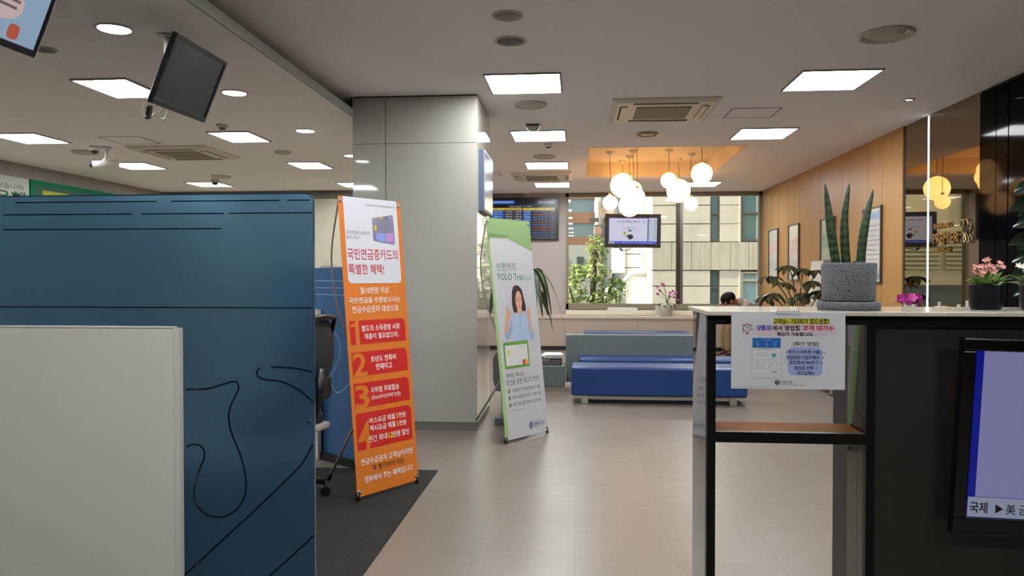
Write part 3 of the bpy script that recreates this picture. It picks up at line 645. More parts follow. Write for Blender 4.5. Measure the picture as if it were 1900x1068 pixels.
for k in range(4):
    z0 = .115 - k * .048
    pr.rect(('currency_cell', B_bl), -.62, z0, -.38, z0 + .042); pr.rect(('rate_cell', B_gy), -.375, z0, -.03, z0 + .042)
    pr.text(('currency_lettering', B_wh), ('미국 USD', '일본 JPY', '유럽연합 EUR', '중국 CNY')[k], -.56, z0 + .01, -.41, z0 + .032)
    pr.text(('rate_lettering', B_wh), ('1133.20', '1021.47', '1272.63', '172.35')[k], -.33, z0 + .01, -.22, z0 + .032); pr.text(('cash_rate_lettering', B_wh), ('1152.84', '982.13', '1247.18', '168.90')[k], -.15, z0 + .01, -.04, z0 + .032)
for k in range(10):
    z0 = .105 - k * .049
    pr.rect(('name_cell', B_bl), -.01, z0, .14, z0 + .044); pr.rect(('value_cell', B_dk), .145, z0, .59, z0 + .044)
    pr.text(('name_lettering', B_wh), ('코스피', '코스닥', '환율', '금시세', '유가', '채권', '다우', '나스닥', '상해', '닛케이')[k], .02, z0 + .012, .12, z0 + .034)
    kk = ('blue_figures', B_lb) if k in (0, 2, 3, 5, 8, 9) else ('red_figures', B_rd)
    pr.text(kk, ('2,369.23', '669.05', '384.57', '6,221.35', '7,252.08', '1,853.22', '8,733.98', '9,252.25', '3,887.02', '2,401.33')[k], .18, z0 + .01, .32, z0 + .034)
    pr.text(kk, ('▼ 138', '▲ 507', '▼ 378', '▼ 142', '▲ 907', '▼ 432', '▲ 607', '▲ 807', '▼ 175', '▼ 126')[k], .34, z0 + .01, .45, z0 + .034); pr.text(kk, ('0.58%', '0.75%', '0.97%', '0.17%', '0.96%', '0.37%', '0.58%', '0.64%', '0.86%', '0.62%')[k], .5, z0 + .01, .58, z0 + .034)
pr.text(('footnote_lettering', B_wh), '환율은 실시간으로 변동될 수 있습니다  고객센터 문의', .02, -.4 + .03, .6, -.352)
pr.flush()

# wall monitor on the pillar side
t = thing('pillar_screen', 'thin wall screen seen edge-on along the side of the white pillar', 'screen', (PX1, 6.95, 2.18))
MB().box(0, .045, -.33, .33, -.27, .27).build('screen_body', mat('slate_plastic', '#4a5566', .35), t, .006)
MB().box(.045, .05, -.31, .31, -.25, .25).build('screen', mat('pale_screen', '#8d939c', .15), t)
MB().tube(smooth([(.02, .31, -.27), (.05, .34, -.31), (.04, .42, -.36)], 5), .004).build('cable', M_darkplastic, t)

# ------------------------------------------------------------------ picture frames on the wood wall
M_paper = mat('poster_paper', '#bdb8b4', .6)
def poster_frame(y0, y1, z0, z1, label, tint, kind):
    t = thing('picture_frame', label, 'picture frame', (XW - .015, (y0 + y1) / 2, (z0 + z1) / 2), 0, 'framed notices on the wood wall')
    w, h = (y0 - y1) / 2, (z1 - z0) / 2; f = .016
    MB().box(-.028, 0, -w, w, h - f, h).box(-.028, 0, -w, w, -h, -h + f).box(-.028, 0, -w, -w + f, -h + f, h - f).box(-.028, 0, w - f, w, -h + f, h - f).build('frame', mat('frame_silver_dark', '#5b5450', .3, .7), t)
    MB().box(-.012, -.002, -w + f, w - f, -h + f, h - f).build('poster', mat('poster_' + kind, tint, .12, spec=.7), t)
    pr = Print(((-.012, 0, 0), (0, -1, 0), (0, 0, 1)), t)
    ink = mat('ink_soft_grey', '#8f8a88', .4)
    if kind == 'notice':
        pr.rect(('heading_band', mat('ink_blue_band', '#8b9dbd', .4)), -w + .05, h - .14, w - .05, h - .06)
        for k in range(11): pr.rect(('text_lines', ink), -w + .06, h - .22 - k * .055, w - .06 - (k % 3) * .05, h - .208 - k * .055)
        pr.rect(('footer_band', mat('ink_footer', '#7f8896', .4)), -w + .05, -h + .04, w - .05, -h + .1)
    else:
        pr.poly(('picture_area', mat('ink_rose_' + kind, {'pink': '#c7a9a6', 'rose': '#c9b1a8', 'green': '#8fa596'}[kind], .3)), [(-w + .05, -.05), (w - .05, .05), (w - .05, h * .55), (-w + .05, h * .45)])
        for k in range(3): pr.rect(('text_lines', ink), -w + .06, -h * .35 - k * .05, w - .08, -h * .35 + .012 - k * .05)
    pr.flush()
poster_frame(13.79, 13.18, 1.30, 2.15, 'framed picture nearest the window corner on the wood wall', '#c9c5c0', 'pink')
poster_frame(12.53, 11.96, 1.27, 2.15, 'framed pinkish picture above the leafy potted plant', '#c9c0bb', 'rose')
poster_frame(10.92, 10.34, 1.35, 2.13, 'framed greenish picture behind the spiky plant, reflecting a globe', '#a9b3a4', 'green')
poster_frame(9.34, 8.79, 1.26, 2.13, 'framed notice with lines of text, closest to the tinted mirror', '#b9b8b8', 'notice')
# panel leaning against the wood wall
t = thing('leaning_display_board', 'white display board leaning on the wood wall behind the potted plant', 'display board', (3.14, 10.75, 0))
MB().prism([(-.03, 0), (.03, 0), (.20, 1.55), (.14, 1.55)], ((0, -.27, 0), (1, 0, 0), (0, 0, 1)), -.54).build('board', mat('board_grey_side', '#8b8680', .6), t)
MB().add([(-.0335 + .0, -.26, .02), (-.0335, .26, .02), (.1365, .26, 1.54), (.1365, -.26, 1.54)], [(0, 1, 2, 3)]).build('white_face', mat('board_white_gloss', '#cfcac3', .1), t)

# ------------------------------------------------------------------ left wall signage
t = thing('white_wall_banner', 'white wall banner with green bank lettering on the grey panel wall', 'wall sign', (-6.817, 8.6 * LK, 1.34 + 1.01 * LK)); t.scale = (LK, LK, LK)
MB().box(0, .02, -1.2, 1.03, -.6, .285).build('panel', mat('banner_white', '#b8bab0', .7), t)
pr = Print(((.02, 0, 0), (0, 1, 0), (0, 0, 1)), t)
pr.text(('small_lettering', mat('ink_dark', '#3b3f3c', .6)), '아직도 가입 안 하셨습니까?', -.4, .12, .93, .19); pr.line(('dark_rule', mat('ink_dark', '#3b3f3c', .6)), [(-.3, .245), (.3, .245)], .02)
pr.text(('green_lettering', mat('ink_green', '#1d5a48', .6)), '신한은행', -.15, -.09, .96, .10, 1, .02); pr.flush()
t = thing('green_poster_board', 'green poster board with yellow headings on the grey panel wall', 'poster', (-6.817, 10.65 * LK, 1.34 + 1.01 * LK)); t.scale = (LK, LK, LK)
MB().box(0, .03, -1.0, 1.0, -.6, .29).build('board', mat('board_poster_green', '#1c7453', .8, spec=.1), t)
pr = Print(((.03, 0, 0), (0, 1, 0), (0, 0, 1)), t)
gd = ('dark_green_panel', mat('poster_dark_green', '#17523f', .6)); ylw = ('yellow_lettering', mat('poster_yellow', '#c9c531', .6))
pr.rect(gd, -.94, -.58, -.06, .23); pr.rect(gd, .02, -.58, .95, .23)
pr.rect(('yellow_heading', mat('poster_yellow_dim', '#8f9a2f', .6)), -.78, .06, -.22, .17, 1); pr.text(ylw, '신한카드가맹점', -.76, .08, -.24, .155, 2); pr.rect(('yellow_heading', mat('poster_yellow_dim', '#8f9a2f', .6)), .15, .06, .75, .17, 1); pr.text(ylw, '신한 스마트 적금', .17, .08, .73, .155, 2)
pr.rect(('grey_block', mat('poster_grey', '#7f9a8e', .6)), -.84, -.4, -.14, .0, 1); pr.rect(('grey_block', mat('poster_grey', '#7f9a8e', .6)), .12, -.4, .85, .0, 1)
pr.flush()
# ------------------------------------------------------------------ teller partitions
def frosted(name, c, tl):
    m = mat(name, c, .25, spec=.5); nt, b = nodes_of(m)
    gl_ = nt.nodes.new('ShaderNodeBsdfGlass'); gl_.inputs['Color'].default_value = (*lin('#a9c6d6'), 1); gl_.inputs['Roughness'].default_value = .5; gl_.inputs['IOR'].default_value = 1.12
    ms = nt.nodes.new('ShaderNodeMixShader'); ms.inputs[0].default_value = tl
    nt.links.new(b.outputs[0], ms.inputs[1]); nt.links.new(gl_.outputs[0], ms.inputs[2]); nt.links.new(ms.outputs[0], nt.nodes['Material Output'].inputs[0])
    return m
M_frost = frosted('frosted_blue_glass', '#3f5c74', .62)
M_clear = mat('clear_cut_line', '#0a1826', .06, spec=.8)
M_edge = mat('polished_glass_edge', '#1f3d52', .08, spec=.8)
M_cpanel = mat('cream_laminate', '#cfcaba', .32, noise=.02, nscale=2)
def uvcurve(mb, pts, y, w):
    mb.line([(p.x, p.y) for p in smooth([Vector((a, b_)) for a, b_ in pts], 6)], w, ((0, y, 0), (1, 0, 0), (0, 0, 1)), .0)
t = thing('glass_partition', 'tall blue frosted glass partition with looping clear lines beside the orange banner', 'partition', (-1.0, 2.81, .0045))
MB().prism([(-2.6, .06), (0, .06), (0, 1.615), (-.004, 1.63), (-.014, 1.642), (-.03, 1.648), (-2.6, 1.648)], ((0, 0, 0), (1, 0, 0), (0, 0, 1)), -.014).build('frosted_pane', M_frost, t)
MB().prism([(.0001, .06), (.002, .06), (.002, 1.616), (-.003, 1.632), (-.013, 1.645), (-.03, 1.6505), (-2.6, 1.6505), (-2.6, 1.6482), (-.03, 1.6482), (-.0145, 1.6422), (-.0042, 1.6302), (.0001, 1.615)], ((0, -.001, 0), (1, 0, 0), (0, 0, 1)), -.016).build('polished_edge', M_edge, t)
ln = MB()
for z, segs in ((1.623, ((-1.2, -.62), (-.56, -.13), (-.1, -.01))), (1.575, ((-1.25, -.72), (-.68, -.35), (-.33, -.002))), (1.517, ((-1.25, -.36),)), (1.214, ((-2.6, -.002),))):
    for a, c in segs: ln.box(a, c, -.0015, .0005, z - .0022, z + .0022)
for pts in ([(-1.507, .898), (-1.423, .901), (-1.359, .919), (-1.31, .93), (-1.295, .907), (-1.312, .87), (-1.329, .832), (-1.336, .787), (-1.322, .725), (-1.288, .643), (-1.269, .56), (-1.272, .498), (-1.298, .446), (-1.341, .414), (-1.384, .406), (-1.431, .417), (-1.469, .456), (-1.476, .504), (-1.458, .577), (-1.436, .629), (-1.436, .665), (-1.455, .683), (-1.485, .684), (-1.505, .676)],
            [(-1.003, .97), (-1.061, .982), (-1.125, .987), (-1.167, .987)], [(-1.209, .984), (-1.222, .97), (-1.216, .949), (-1.188, .939), (-1.125, .932), (-1.062, .904), (-1.003, .858)],
            [(-1.003, .696), (-1.042, .627), (-1.106, .558), (-1.234, .437), (-1.384, .298), (-1.6, .10)], [(-1.003, .345), (-1.086, .266), (-1.25, .12)]):
    uvcurve(ln, [(a + 1.0, b_) for a, b_ in pts], -.0012, .007)
ln.build('clear_line', M_clear, t)
MB().box(-2.6, -.02, -.012, .026, 0, .06).build('floor_channel', M_greymetal, t)
MB().cyl((-.018, -.003, .78), (-.018, .017, .78), .008).build('clamp_stud', M_chrome, t)
t = thing('desk_side_panel', 'cream laminate desk side panel standing before the blue glass partition', 'partition', (-1.495, 2.74, .0045))
MB().box(-2.0, -.022, 0, .03, .0, 1.137).build('panel', M_cpanel, t, .003)
MB().box(-.022, 0, -.002, .03, .0, 1.139).box(-2.0, -.022, -.002, .03, 1.137, 1.145).build('edge_banding', mat('pale_edge_banding', '#c9c3b6', .3), t, .002)
# further angled blue desk panel with its desk
t = thing('angled_desk_screen', 'low blue desk screen behind the black office chair', 'partition', (-1.95, 5.49, .0045), math.atan2(-.305, .40))
MB().box(-.6, .62, 0, .02, .05, 1.395).build('blue_panel', mat('blue_panel_laminate', '#365f86', .3, spec=.4), t)
l2 = MB()
for z in (1.30, 1.25, 1.2): l2.box(-.5, .55, -.0015, 0, z - .003, z + .003)
l2.line([(p.x, p.y) for p in smooth([Vector(q) for q in ((.18, .96), (.3, .9), (.33, .78), (.26, .66), (.2, .6), (.3, .5), (.5, .62), (.6, .7))], 6)], .008, ((0, -.0012, 0), (1, 0, 0), (0, 0, 1)))
l2.build('cut_line', mat('pale_cut_line', '#7fa8c6', .2), t)
MB().box(-.6, .62, -.03, .05, 0, .05).build('foot_rail', M_darkplastic, t)
MB().box(-.35, .12, -.05, -.02, .0, 1.09).build('white_end_panel', mat('white_laminate', '#cbc8c4', .4), t)
MB().box(-.55, .0, .03, .6, .70, .73).build('desk_top', mat('white_laminate', '#cbc8c4', .4), t)
t2 = thing('paper_tray', 'small clear tray lying on top of the low blue desk screen', 'tray', (-1.8, 5.40, 1.402), math.atan2(-.305, .40))
MB().box(-.1, .1, -.02, .06, 0, .012).build('tray_base', mat('clear_acrylic', '#b8b4ac', .1), t2, .003); MB().tube(smooth([(-.09, 0, .012), (-.05, .02, .04), (.03, 0, .03), (.08, .02, .012)], 5), .004).build('cable_loop', M_offwhite, t2)
# office chair
t = thing('office_chair', 'black mesh office chair with silver armrest behind the blue glass partition', 'chair', (-1.80, 4.36, .0045), R(80))
M_mesh = mat('black_mesh_fabric', '#151516', .8, noise=.3, nscale=300)
MB().prism(rrect(-.23, -.23, .23, .23, .06), ((0, 0, .44), (1, 0, 0), (0, 1, 0)), .07).build('seat', M_mesh, t, .02, 3)
bk = MB()
ns_ = 9
for i in range(ns_):
    u = i / (ns_ - 1); zz = .58 + u * .5; yy = -.24 - .05 * math.sin(u * 3.0) - .06 * u; hw = .21 + .03 * math.sin(u * 3.1)
    for k in range(7):
        v = k / 6 * 2 - 1; bk.v.append((v * hw, yy + .05 * v * v, zz))
for i in range(ns_ - 1):
    for k in range(6): bk.f.append((i * 7 + k, i * 7 + k + 1, (i + 1) * 7 + k + 1, (i + 1) * 7 + k)); bk.sm.append(True)
o = bk.build('backrest', M_mesh, t); md = o.modifiers.new('th', 'SOLIDIFY'); md.thickness = .018
fr_ = MB()
for s_ in (-1, 1): fr_.tube(smooth([(s_ * .2, -.19, .56), (s_ * .22, -.2, .75), (s_ * .235, -.25, .95), (s_ * .2, -.3, 1.085)], 5), .014)
fr_.tube(smooth([(-.2, -.3, 1.085), (0, -.335, 1.10), (.2, -.3, 1.085)], 5), .016).tube([(0, -.1, .42), (0, -.24, .44), (0, -.3, .62), (0, -.31, .8)], .03)
fr_.build('back_frame', M_darkplastic, t)
MB().prism(rrect(-.19, -.06, .19, .07, .03), ((0, -.235, .66), (1, 0, 0), (0, 0, 1)), .05).build('lumbar_pad', M_mesh, t, .01)
for s_ in (-1, 1):
    MB().tube(smooth([(s_ * .24, -.08, .44), (s_ * .29, -.08, .5), (s_ * .29, -.06, .64)], 5), .02).build('arm_post', M_darkplastic, t)
    MB().prism(rrect(-.045, -.14, .045, .14, .03), ((s_ * .29, -.02, .64), (1, 0, 0), (0, 1, 0)), .03).build('armrest', M_darkplastic, t, .006)
MB().prism([(-.24, -.25), (.24, -.25), (.25, .0), (.2, .1), (-.2, .1), (-.25, 0)], ((0, 0, .40), (1, 0, 0), (0, 1, 0)), .045).build('seat_shell', mat('silver_plastic', '#b3a8a4', .3, .3), t, .015)
MB().cyl((0, 0, .12), (0, 0, .41), .028).build('gas_lift', M_darkplastic, t)
for k in range(5):
    a = R(72 * k + 20); ca, sa = math.cos(a), math.sin(a)
    MB().tube([(0, 0, .13), (ca * .16, sa * .16, .115), (ca * .3, sa * .3, .085)], [.035, .028, .02], 8).build('base_arm', M_darkplastic, t)
    MB().cyl((ca * .3 - sa * .03, sa * .3 + ca * .03, .03), (ca * .3 - sa * .006, sa * .3 + ca * .006, .03), .03).cyl((ca * .3 + sa * .03, sa * .3 - ca * .03, .03), (ca * .3 + sa * .006, sa * .3 - ca * .006, .03), .03).cyl((ca * .3, sa * .3, .03), (ca * .3, sa * .3, .085), .01).build('caster', M_darkplastic, t)

# floor mat
tag(MB().box(-3.6, -.955, -2.0, 5.15, 0, .004).build('carpet', M_carpet), 'dark ribbed carpet along the counters under the orange banner', 'carpet')

# ------------------------------------------------------------------ X-banner stands
def x_banner(name, label, loc, yaw, lean, w, h, rear):
    t = thing(name, label, 'banner stand', loc, yaw)
    up = Vector((0, math.sin(lean), math.cos(lean))); fr = (Vector((0, 0, .02)), Vector((1, 0, 0)), up)
    nb = Vector((0, math.cos(lean), -math.sin(lean)))     # towards the back
    P = lambda s_, q, b_=0.: fr[0] + fr[1] * s_ + up * q + nb * b_
    hub = P(0, .60, .11)
    for s_ in (-1, 1):
        MB().tube(smooth([hub, P(s_ * w * .22, .84, .12), P(s_ * w * .38, 1.15, .145), P(s_ * w * .46, 1.45, .12), P(s_ * (w / 2 - .015), h - .02, .012)], 7), .006, 8).build('upper_rod', M_rod, t)
        MB().tube([hub, P(s_ * w * .25, .3, .06), P(s_ * (w / 2 - .015), .03, .02), P(s_ * (w / 2 - .008), -.012, .005)], .009, 8).build('lower_rod', M_rod, t)
        e = P(s_ * (w / 2 - .008), 0, .006); e.z = .0
        MB().tube([e + Vector((0, 0, .0)), P(s_ * (w / 2 - .012), .03, .01)], .013, 10).build('foot_cap', M_darkplastic, t)
        for q in (h - .025, .03):
            g = P(s_ * (w / 2 - .02), q, -.002); gr = MB()
            ring = [(.010 * math.cos(a * math.pi / 8), .010 * math.sin(a * math.pi / 8)) for a in range(17)]
            gr.tube([g + fr[1] * a + up * b_ for a, b_ in ring], .003, 6)
            gr.tube([P(s_ * (w / 2 - .015), q + .004, .02), P(s_ * (w / 2 - .019), q + .002, -.006), P(s_ * (w / 2 - .02), q - .014, -.004)], .004, 6)
            gr.build('corner_grommet', M_chrome, t)
    rf = Vector(rear); MB().tube([hub, rf], .010, 8).build('rear_leg', M_rod, t)
    MB().cyl(rf, rf + (hub - rf).normalized() * .05, .014).build('foot_cap', M_darkplastic, t)
    MB().obox(hub, (.05, 0, 0), (0, .022, 0), (0, 0, .05)).build('hub', M_darkplastic, t, .008)
    return t, (fr[0] - nb * .0, fr[1], up)
OW = .509
t, fr = x_banner('orange_banner_stand', 'orange standing banner with red numbered boxes and white Korean text', (-1.1549, 4.5846, .011), R(57.23), R(5.37), OW, 1.8, (-.05, .52, .0))
M_or = mat('banner_orange', '#cd6f1b', .55); M_bw = mat('banner_white_print', '#c9c7cc', .5); M_rd = mat('banner_red', '#c01f18', .5)
MB().prism([(-OW / 2, 0), (OW / 2, 0), (OW / 2, 1.8), (-OW / 2, 1.8)], fr, -.002).build('banner_sheet', M_or, t)
pr = Print(fr, t, .0008)
hw = OW / 2
pr.poly(('white_card_area', M_bw), [(-.218, 1.7995), (-.218, 1.345 - .045 + .0)] + [(-.218 + .03 - .03 * math.cos(R(a)), 1.30 - .0 - .03 * math.sin(R(a))) for a in range(0, 91, 15)] + [(.222 - .03 + .03 * math.sin(R(a)), 1.30 - .03 * math.cos(R(a))) for a in range(0, 91, 15)] + [(.222, 1.7995)])
K_blk = mat('print_black', '#2a2426', .5); K_hd = mat('print_crimson', '#b3202c', .5); K_wt = mat('print_white', '#e0dcd6', .5)
pr.text(('small_lettering', K_blk), '국민연금증 신한카드 국민연금수급권자를 위한 카드', -.04, 1.752, .205, 1.764)
pr.text(('small_lettering', K_blk), '국민연금받는분들의', -.21, 1.57, -.02, 1.592, 1); pr.text(('small_lettering', K_blk), '필수 카드!!', -.21, 1.538, -.107, 1.562, 1)
pr.poly(('card_picture', mat('print_lilac', '#9d8bc4', .35, noise=.12, nscale=9)), [(.004, 1.675), (.008, 1.679), (.180, 1.709), (.185, 1.705), (.19, 1.517), (.186, 1.513), (.008, 1.533), (.004, 1.537)])
pr.rect(('card_chip', mat('print_chip', '#c3a93c', .35)), .015, 1.602, .039, 1.631, 1); pr.rect(('card_chip', mat('print_chip', '#c3a93c', .35)), .061, 1.678, .092, 1.690, 1)
pr.poly(('card_mark', mat('print_blueink', '#4a62a8', .4)), ell(.125, 1.684, .008, .009), 1); pr.text(('card_mark_white', K_wt), 'S Life', .145, 1.682, .172, 1.694, 1); pr.text(('card_mark_white', K_wt), '신한카드', .012, 1.665, .035, 1.675, 1)
pr.poly(('card_glow', mat('print_blue_glow', '#8092cf', .35)), ell(.075, 1.56, .045, .028), 1); pr.poly(('card_glow_pink', mat('print_pink_glow', '#b383bb', .35)), ell(.14, 1.56, .04, .03), 1)
pr.text(('headline', K_hd), '국민연금증카드의', -.213, 1.414, .203, 1.484, 1, .012); pr.text(('headline', K_hd), '특별한 혜택!', -.21, 1.324, .078, 1.389, 1, .016)
wl_ = ('white_lettering', K_wt)
pr.text(wl_, '월10만원 이상', -.13, 1.205, .107, 1.247, 1, .008); pr.text(wl_, '국민연금을 수령받으시는', -.221, 1.148, .2, 1.184, 1, .008); pr.text(wl_, '연금수급권자 대상으로', -.201, 1.09, .181, 1.131, 1, .008)
def redbox(z0, z1): pr.poly(('red_box', M_rd), [(-.229, z0), (.227, z0), (.227, z1 - .022), (.203, z1), (-.229, z1)], 0)
redbox(.898, 1.043); redbox(.707, .853); redbox(.517, .667); redbox(.268, .487)
num = ('orange_numeral', M_or)
pr.poly(num, [(-.189, .896), (-.159, .896), (-.159, 1.045), (-.18, 1.045), (-.192, 1.026), (-.222, 1.02), (-.222, 1.004), (-.189, 1.008)], 1); pr.text(num, '2', -.226, .705, -.115, .85, 1, .02); pr.text(num, '3', -.222, .512, -.112, .655, 1, .02); pr.text(num, '4', -.22, .265, -.115, .437, 1, .02)
pr.text(wl_, '별도의 소득증빙 서류', -.138, .974, .179, 1.013, 1, .01); pr.text(wl_, '제출이 필요없으며,', -.12, .924, .163, .962, 1, .01)
pr.text(wl_, '초년도 연회비', -.082, .784, .127, .821, 1, .01); pr.text(wl_, '면제이고', -.043, .734, .09, .773, 1, .01)
pr.text(wl_, '지하철 무료탑승', -.098, .596, .138, .633, 1, .01); pr.text(wl_, '(만65세이상자에 한함)', -.098, .551, .147, .582, 1)
ye = ('yellow_lettering', mat('print_yellow', '#d8c21e', .5))
pr.text(wl_, '버스요금 매월', -.124, .415, .085, .451, 1, .01); pr.text(ye, '5', .098, .416, .113, .449, 1, .02); pr.text(wl_, '천원', .118, .416, .178, .45, 1, .01)
pr.text(wl_, '택시요금 매월', -.122, .367, .085, .404, 1, .01); pr.text(ye, '5', .098, .368, .113, .4, 1, .02); pr.text(wl_, '천원', .118, .367, .178, .4, 1, .01)
pr.text(wl_, '연간 최대', -.141, .304, .01, .342, 1, .01); pr.text(ye, '12', .022, .305, .058, .34, 1, .02); pr.text(wl_, '만원 할인', .06, .304, .198, .341, 1, .01)
pr.text(wl_, '연금수급권자 고객님이라면', -.211, .178, .217, .217, 1, .008); pr.text(('black_lettering', mat('print_brown_black', '#33140a', .5)), '꼭 챙기셔야 하는', -.125, .13, .14, .167, 1, .01); pr.text(wl_, '정부에서 주는 혜택입니다', -.192, .07, .209, .111, 1, .008)
pr.flush()

GW = .5553
t, fr = x_banner('green_banner_stand', 'green and white standing banner showing a woman with both thumbs raised', (-.407, 6.2289, .006), R(54.52), R(6.78), GW, 1.8, (-.05, .60, 0))
M_bwg = mat('banner_white_matte', '#b8b4b6', .5); M_gr = mat('banner_leaf_green', '#7f9a62', .5); M_gr2 = mat('banner_side_green', '#92b56e', .5)
MB().prism([(-GW / 2, 0), (GW / 2, 0), (GW / 2, 1.8), (-GW / 2, 1.8)], fr, -.002).build('banner_sheet', M_bwg, t)
pr = Print(fr, t, .0008); g = GW / 2
pr.poly(('green_header', M_gr), [(-g, 1.7995), (-g, 1.60), (-.255, 1.632), (-.026, 1.636), (g, 1.535), (g, 1.7995)]); pr.poly(('green_side_strip', M_gr2), [(-g, 0.001), (-.236, 0.001), (-.236, .02), (-.256, 1.632), (-g, 1.66)], 0)
K_g = mat('print_dark_green', '#2c4a3e', .5); K_gt = mat('print_teal_green', '#2f6a58', .5); K_gl = mat('print_light_teal', '#6f9c90', .5)
pr.text(('dark_lettering', K_g), 'ShinhanCard', -.257, 1.648, -.026, 1.672, 1, .01)
pr.text(('title_lettering', K_gt), '신한카드', -.205, 1.366, .05, 1.432, 1, -.0); pr.text(('title_lettering', K_gt), 'YOLO Trip', -.207, 1.27, .12, 1.345, 1, 0); pr.text(('title_lettering_pale', K_gl), 'lus', .128, 1.285, .234, 1.34, 1)
# printed picture of the woman
K_hair = mat('print_hair', '#33201f', .5); K_skin = mat('print_skin', '#c99a83', .5); K_shirt = mat('print_shirt', '#9fb0c8', .5); K_shirt2 = mat('print_shirt_fold', '#8c9dba', .5); K_lip = mat('print_lips', '#a8544f', .5)
pr.poly(('woman_hair', K_hair), [(-.036, 1.02), (-.05, 1.08), (-.045, 1.15), (-.04, 1.19), (-.018, 1.232), (.02, 1.247), (.06, 1.238), (.092, 1.205), (.105, 1.15), (.12, 1.09), (.125, 1.045), (.108, 1.018), (.085, 1.03), (.02, 1.0)], 1)
pr.poly(('woman_neck', K_skin), [(.005, 1.0), (.07, 1.0), (.066, 1.06), (.012, 1.06)], 2)
pr.poly(('woman_face', K_skin), [(.03, 1.03), (.052, 1.035), (.072, 1.065), (.08, 1.11), (.078, 1.15), (.062, 1.185), (.04, 1.2), (.012, 1.185), (-.005, 1.15), (-.006, 1.11), (.002, 1.065), (.016, 1.038)], 3)
pr.poly(('woman_fringe', K_hair), [(-.012, 1.12), (-.012, 1.19), (.02, 1.232), (.06, 1.226), (.086, 1.18), (.088, 1.11), (.078, 1.16), (.055, 1.196), (.03, 1.2), (.008, 1.17)], 4)
for ex in (.012, .055): pr.poly(('woman_eyes', K_hair), ell(ex, 1.122, .010, .005, 12), 4); pr.line(('woman_eyes', K_hair), [(ex - .013, 1.138), (ex, 1.142), (ex + .013, 1.138)], .004, 4)
pr.line(('woman_nose', mat('print_skin_shade', '#b07f6b', .5)), [(.036, 1.12), (.04, 1.095), (.032, 1.09)], .004, 4); pr.poly(('woman_lips', K_lip), ell(.036, 1.067, .014, .007, 12), 4)
pr.poly(('woman_shirt', K_shirt), [(-.075, .785), (-.07, .9), (-.085, .97), (-.05, 1.005), (.0, 1.02), (.035, .985), (.075, 1.02), (.12, 1.0), (.155, .96), (.15, .88), (.13, .785)], 2)
pr.poly(('woman_sleeve', K_shirt2), [(-.085, .97), (-.115, .9), (-.175, .84), (-.165, .80), (-.13, .80), (-.085, .85), (-.06, .9)], 3); pr.poly(('woman_sleeve', K_shirt2), [(.155, .96), (.175, .9), (.2, .83), (.195, .785), (.165, .775), (.14, .82), (.135, .89)], 3)
pr.line(('shirt_placket', K_shirt2), [(.035, .985), (.034, .785)], .006, 3); pr.line(('shirt_placket', K_shirt2), [(0, 1.02), (.01, .985), (.035, .985), (.06, .985), (.075, 1.02)], .006, 3)
pr.poly(('woman_hand', K_skin), [(-.17, .86), (-.155, .95), (-.14, 1.0), (-.135, 1.035), (-.118, 1.085), (-.105, 1.085), (-.108, 1.05), (-.085, 1.045), (-.075, 1.0), (-.09, .965), (-.115, .94), (-.125, .87), (-.145, .845)], 4)
pr.poly(('woman_hand', K_skin), [(.19, .85), (.175, .94), (.185, .985), (.18, 1.03), (.19, 1.065), (.178, 1.068), (.158, 1.03), (.13, 1.025), (.12, .99), (.135, .95), (.15, .93), (.155, .86), (.17, .84)], 4)
for zz in (1.03, 1.012, .994, .976):
    pr.line(('finger_creases', mat('print_skin_shade', '#b07f6b', .5)), [(-.112, zz), (-.083, zz + .004)], .0025, 5); pr.line(('finger_creases', mat('print_skin_shade', '#b07f6b', .5)), [(.13, zz - .006), (.158, zz - .002)], .0025, 5)
K_pl = mat('print_pale_plane', '#b3c2b4', .5)
for px_, pz_ in ((-.142, 1.139), (.183, .656), (.2, 1.2)):
    pr.poly(('plane_icon', K_pl), [(px_ - .035, pz_ - .012), (px_ - .005, pz_ + .0), (px_ - .02, pz_ + .03), (px_ - .008, pz_ + .028), (px_ + .015, pz_ + .008), (px_ + .035, pz_ + .016), (px_ + .037, pz_ + .006), (px_ + .018, pz_ - .004), (px_ + .008, pz_ - .034), (px_, pz_ - .034), (px_, pz_ - .012), (px_ - .03, pz_ - .02)], 0)
pr.poly(('card_frame', mat('print_card_green', '#5f9440', .5)), [(p[0], p[1] + .03 * (p[0] + .2) * .2) for p in rrect(-.207, .563, .112, .779, .012)], 1)
pr.rect(('card_face', mat('print_card_face', '#c8c6c0', .5)), -.188, .585, .094, .752, 2)
pr.rect(('card_chip', mat('print_chip_pale', '#c9b981', .5)), -.172, .665, -.125, .712, 3); pr.text(('card_text', K_gl), 'YOLO Tri+', -.01, .72, .085, .74, 3); pr.text(('card_text', K_gt), 'ShinhanCard', -.195, .757, -.12, .766, 3); pr.text(('card_text', K_gl), '1234', -.045, .605, .0, .616, 3)
pr.poly(('card_red_disc', mat('print_red_disc', '#b8322f', .5)), ell(.038, .603, .022, .024), 3); pr.poly(('card_orange_disc', mat('print_orange_disc', '#d38a35', .5)), ell(.062, .603, .022, .024), 4)
K_gy = mat('print_grey', '#5d5a5d', .5)
pr.text(('grey_lettering', K_gy), '해외로 떠나는', -.205, .487, .024, .53, 1, .006); pr.text(('grey_lettering', K_gy), '당신을 위한 최고의 카드!', -.207, .43, .218, .478, 1, .006)
for k, s_ in enumerate(('국내/해외 전가맹점 마일리지 적립', '해외 호텔/레저/스타벅스 더블 적립', '해외 현금 인출 이용수수료 캐시백')):
    z0 = .368 - k * .056; pr.text(('grey_lettering', K_gy), s_, -.149, z0, .216, z0 + .032, 1); pr.poly(('green_icon', mat('print_icon_green', '#6b8f55', .5)), rrect(-.198, z0 - .002, -.17, z0 + .034, .008), 1)
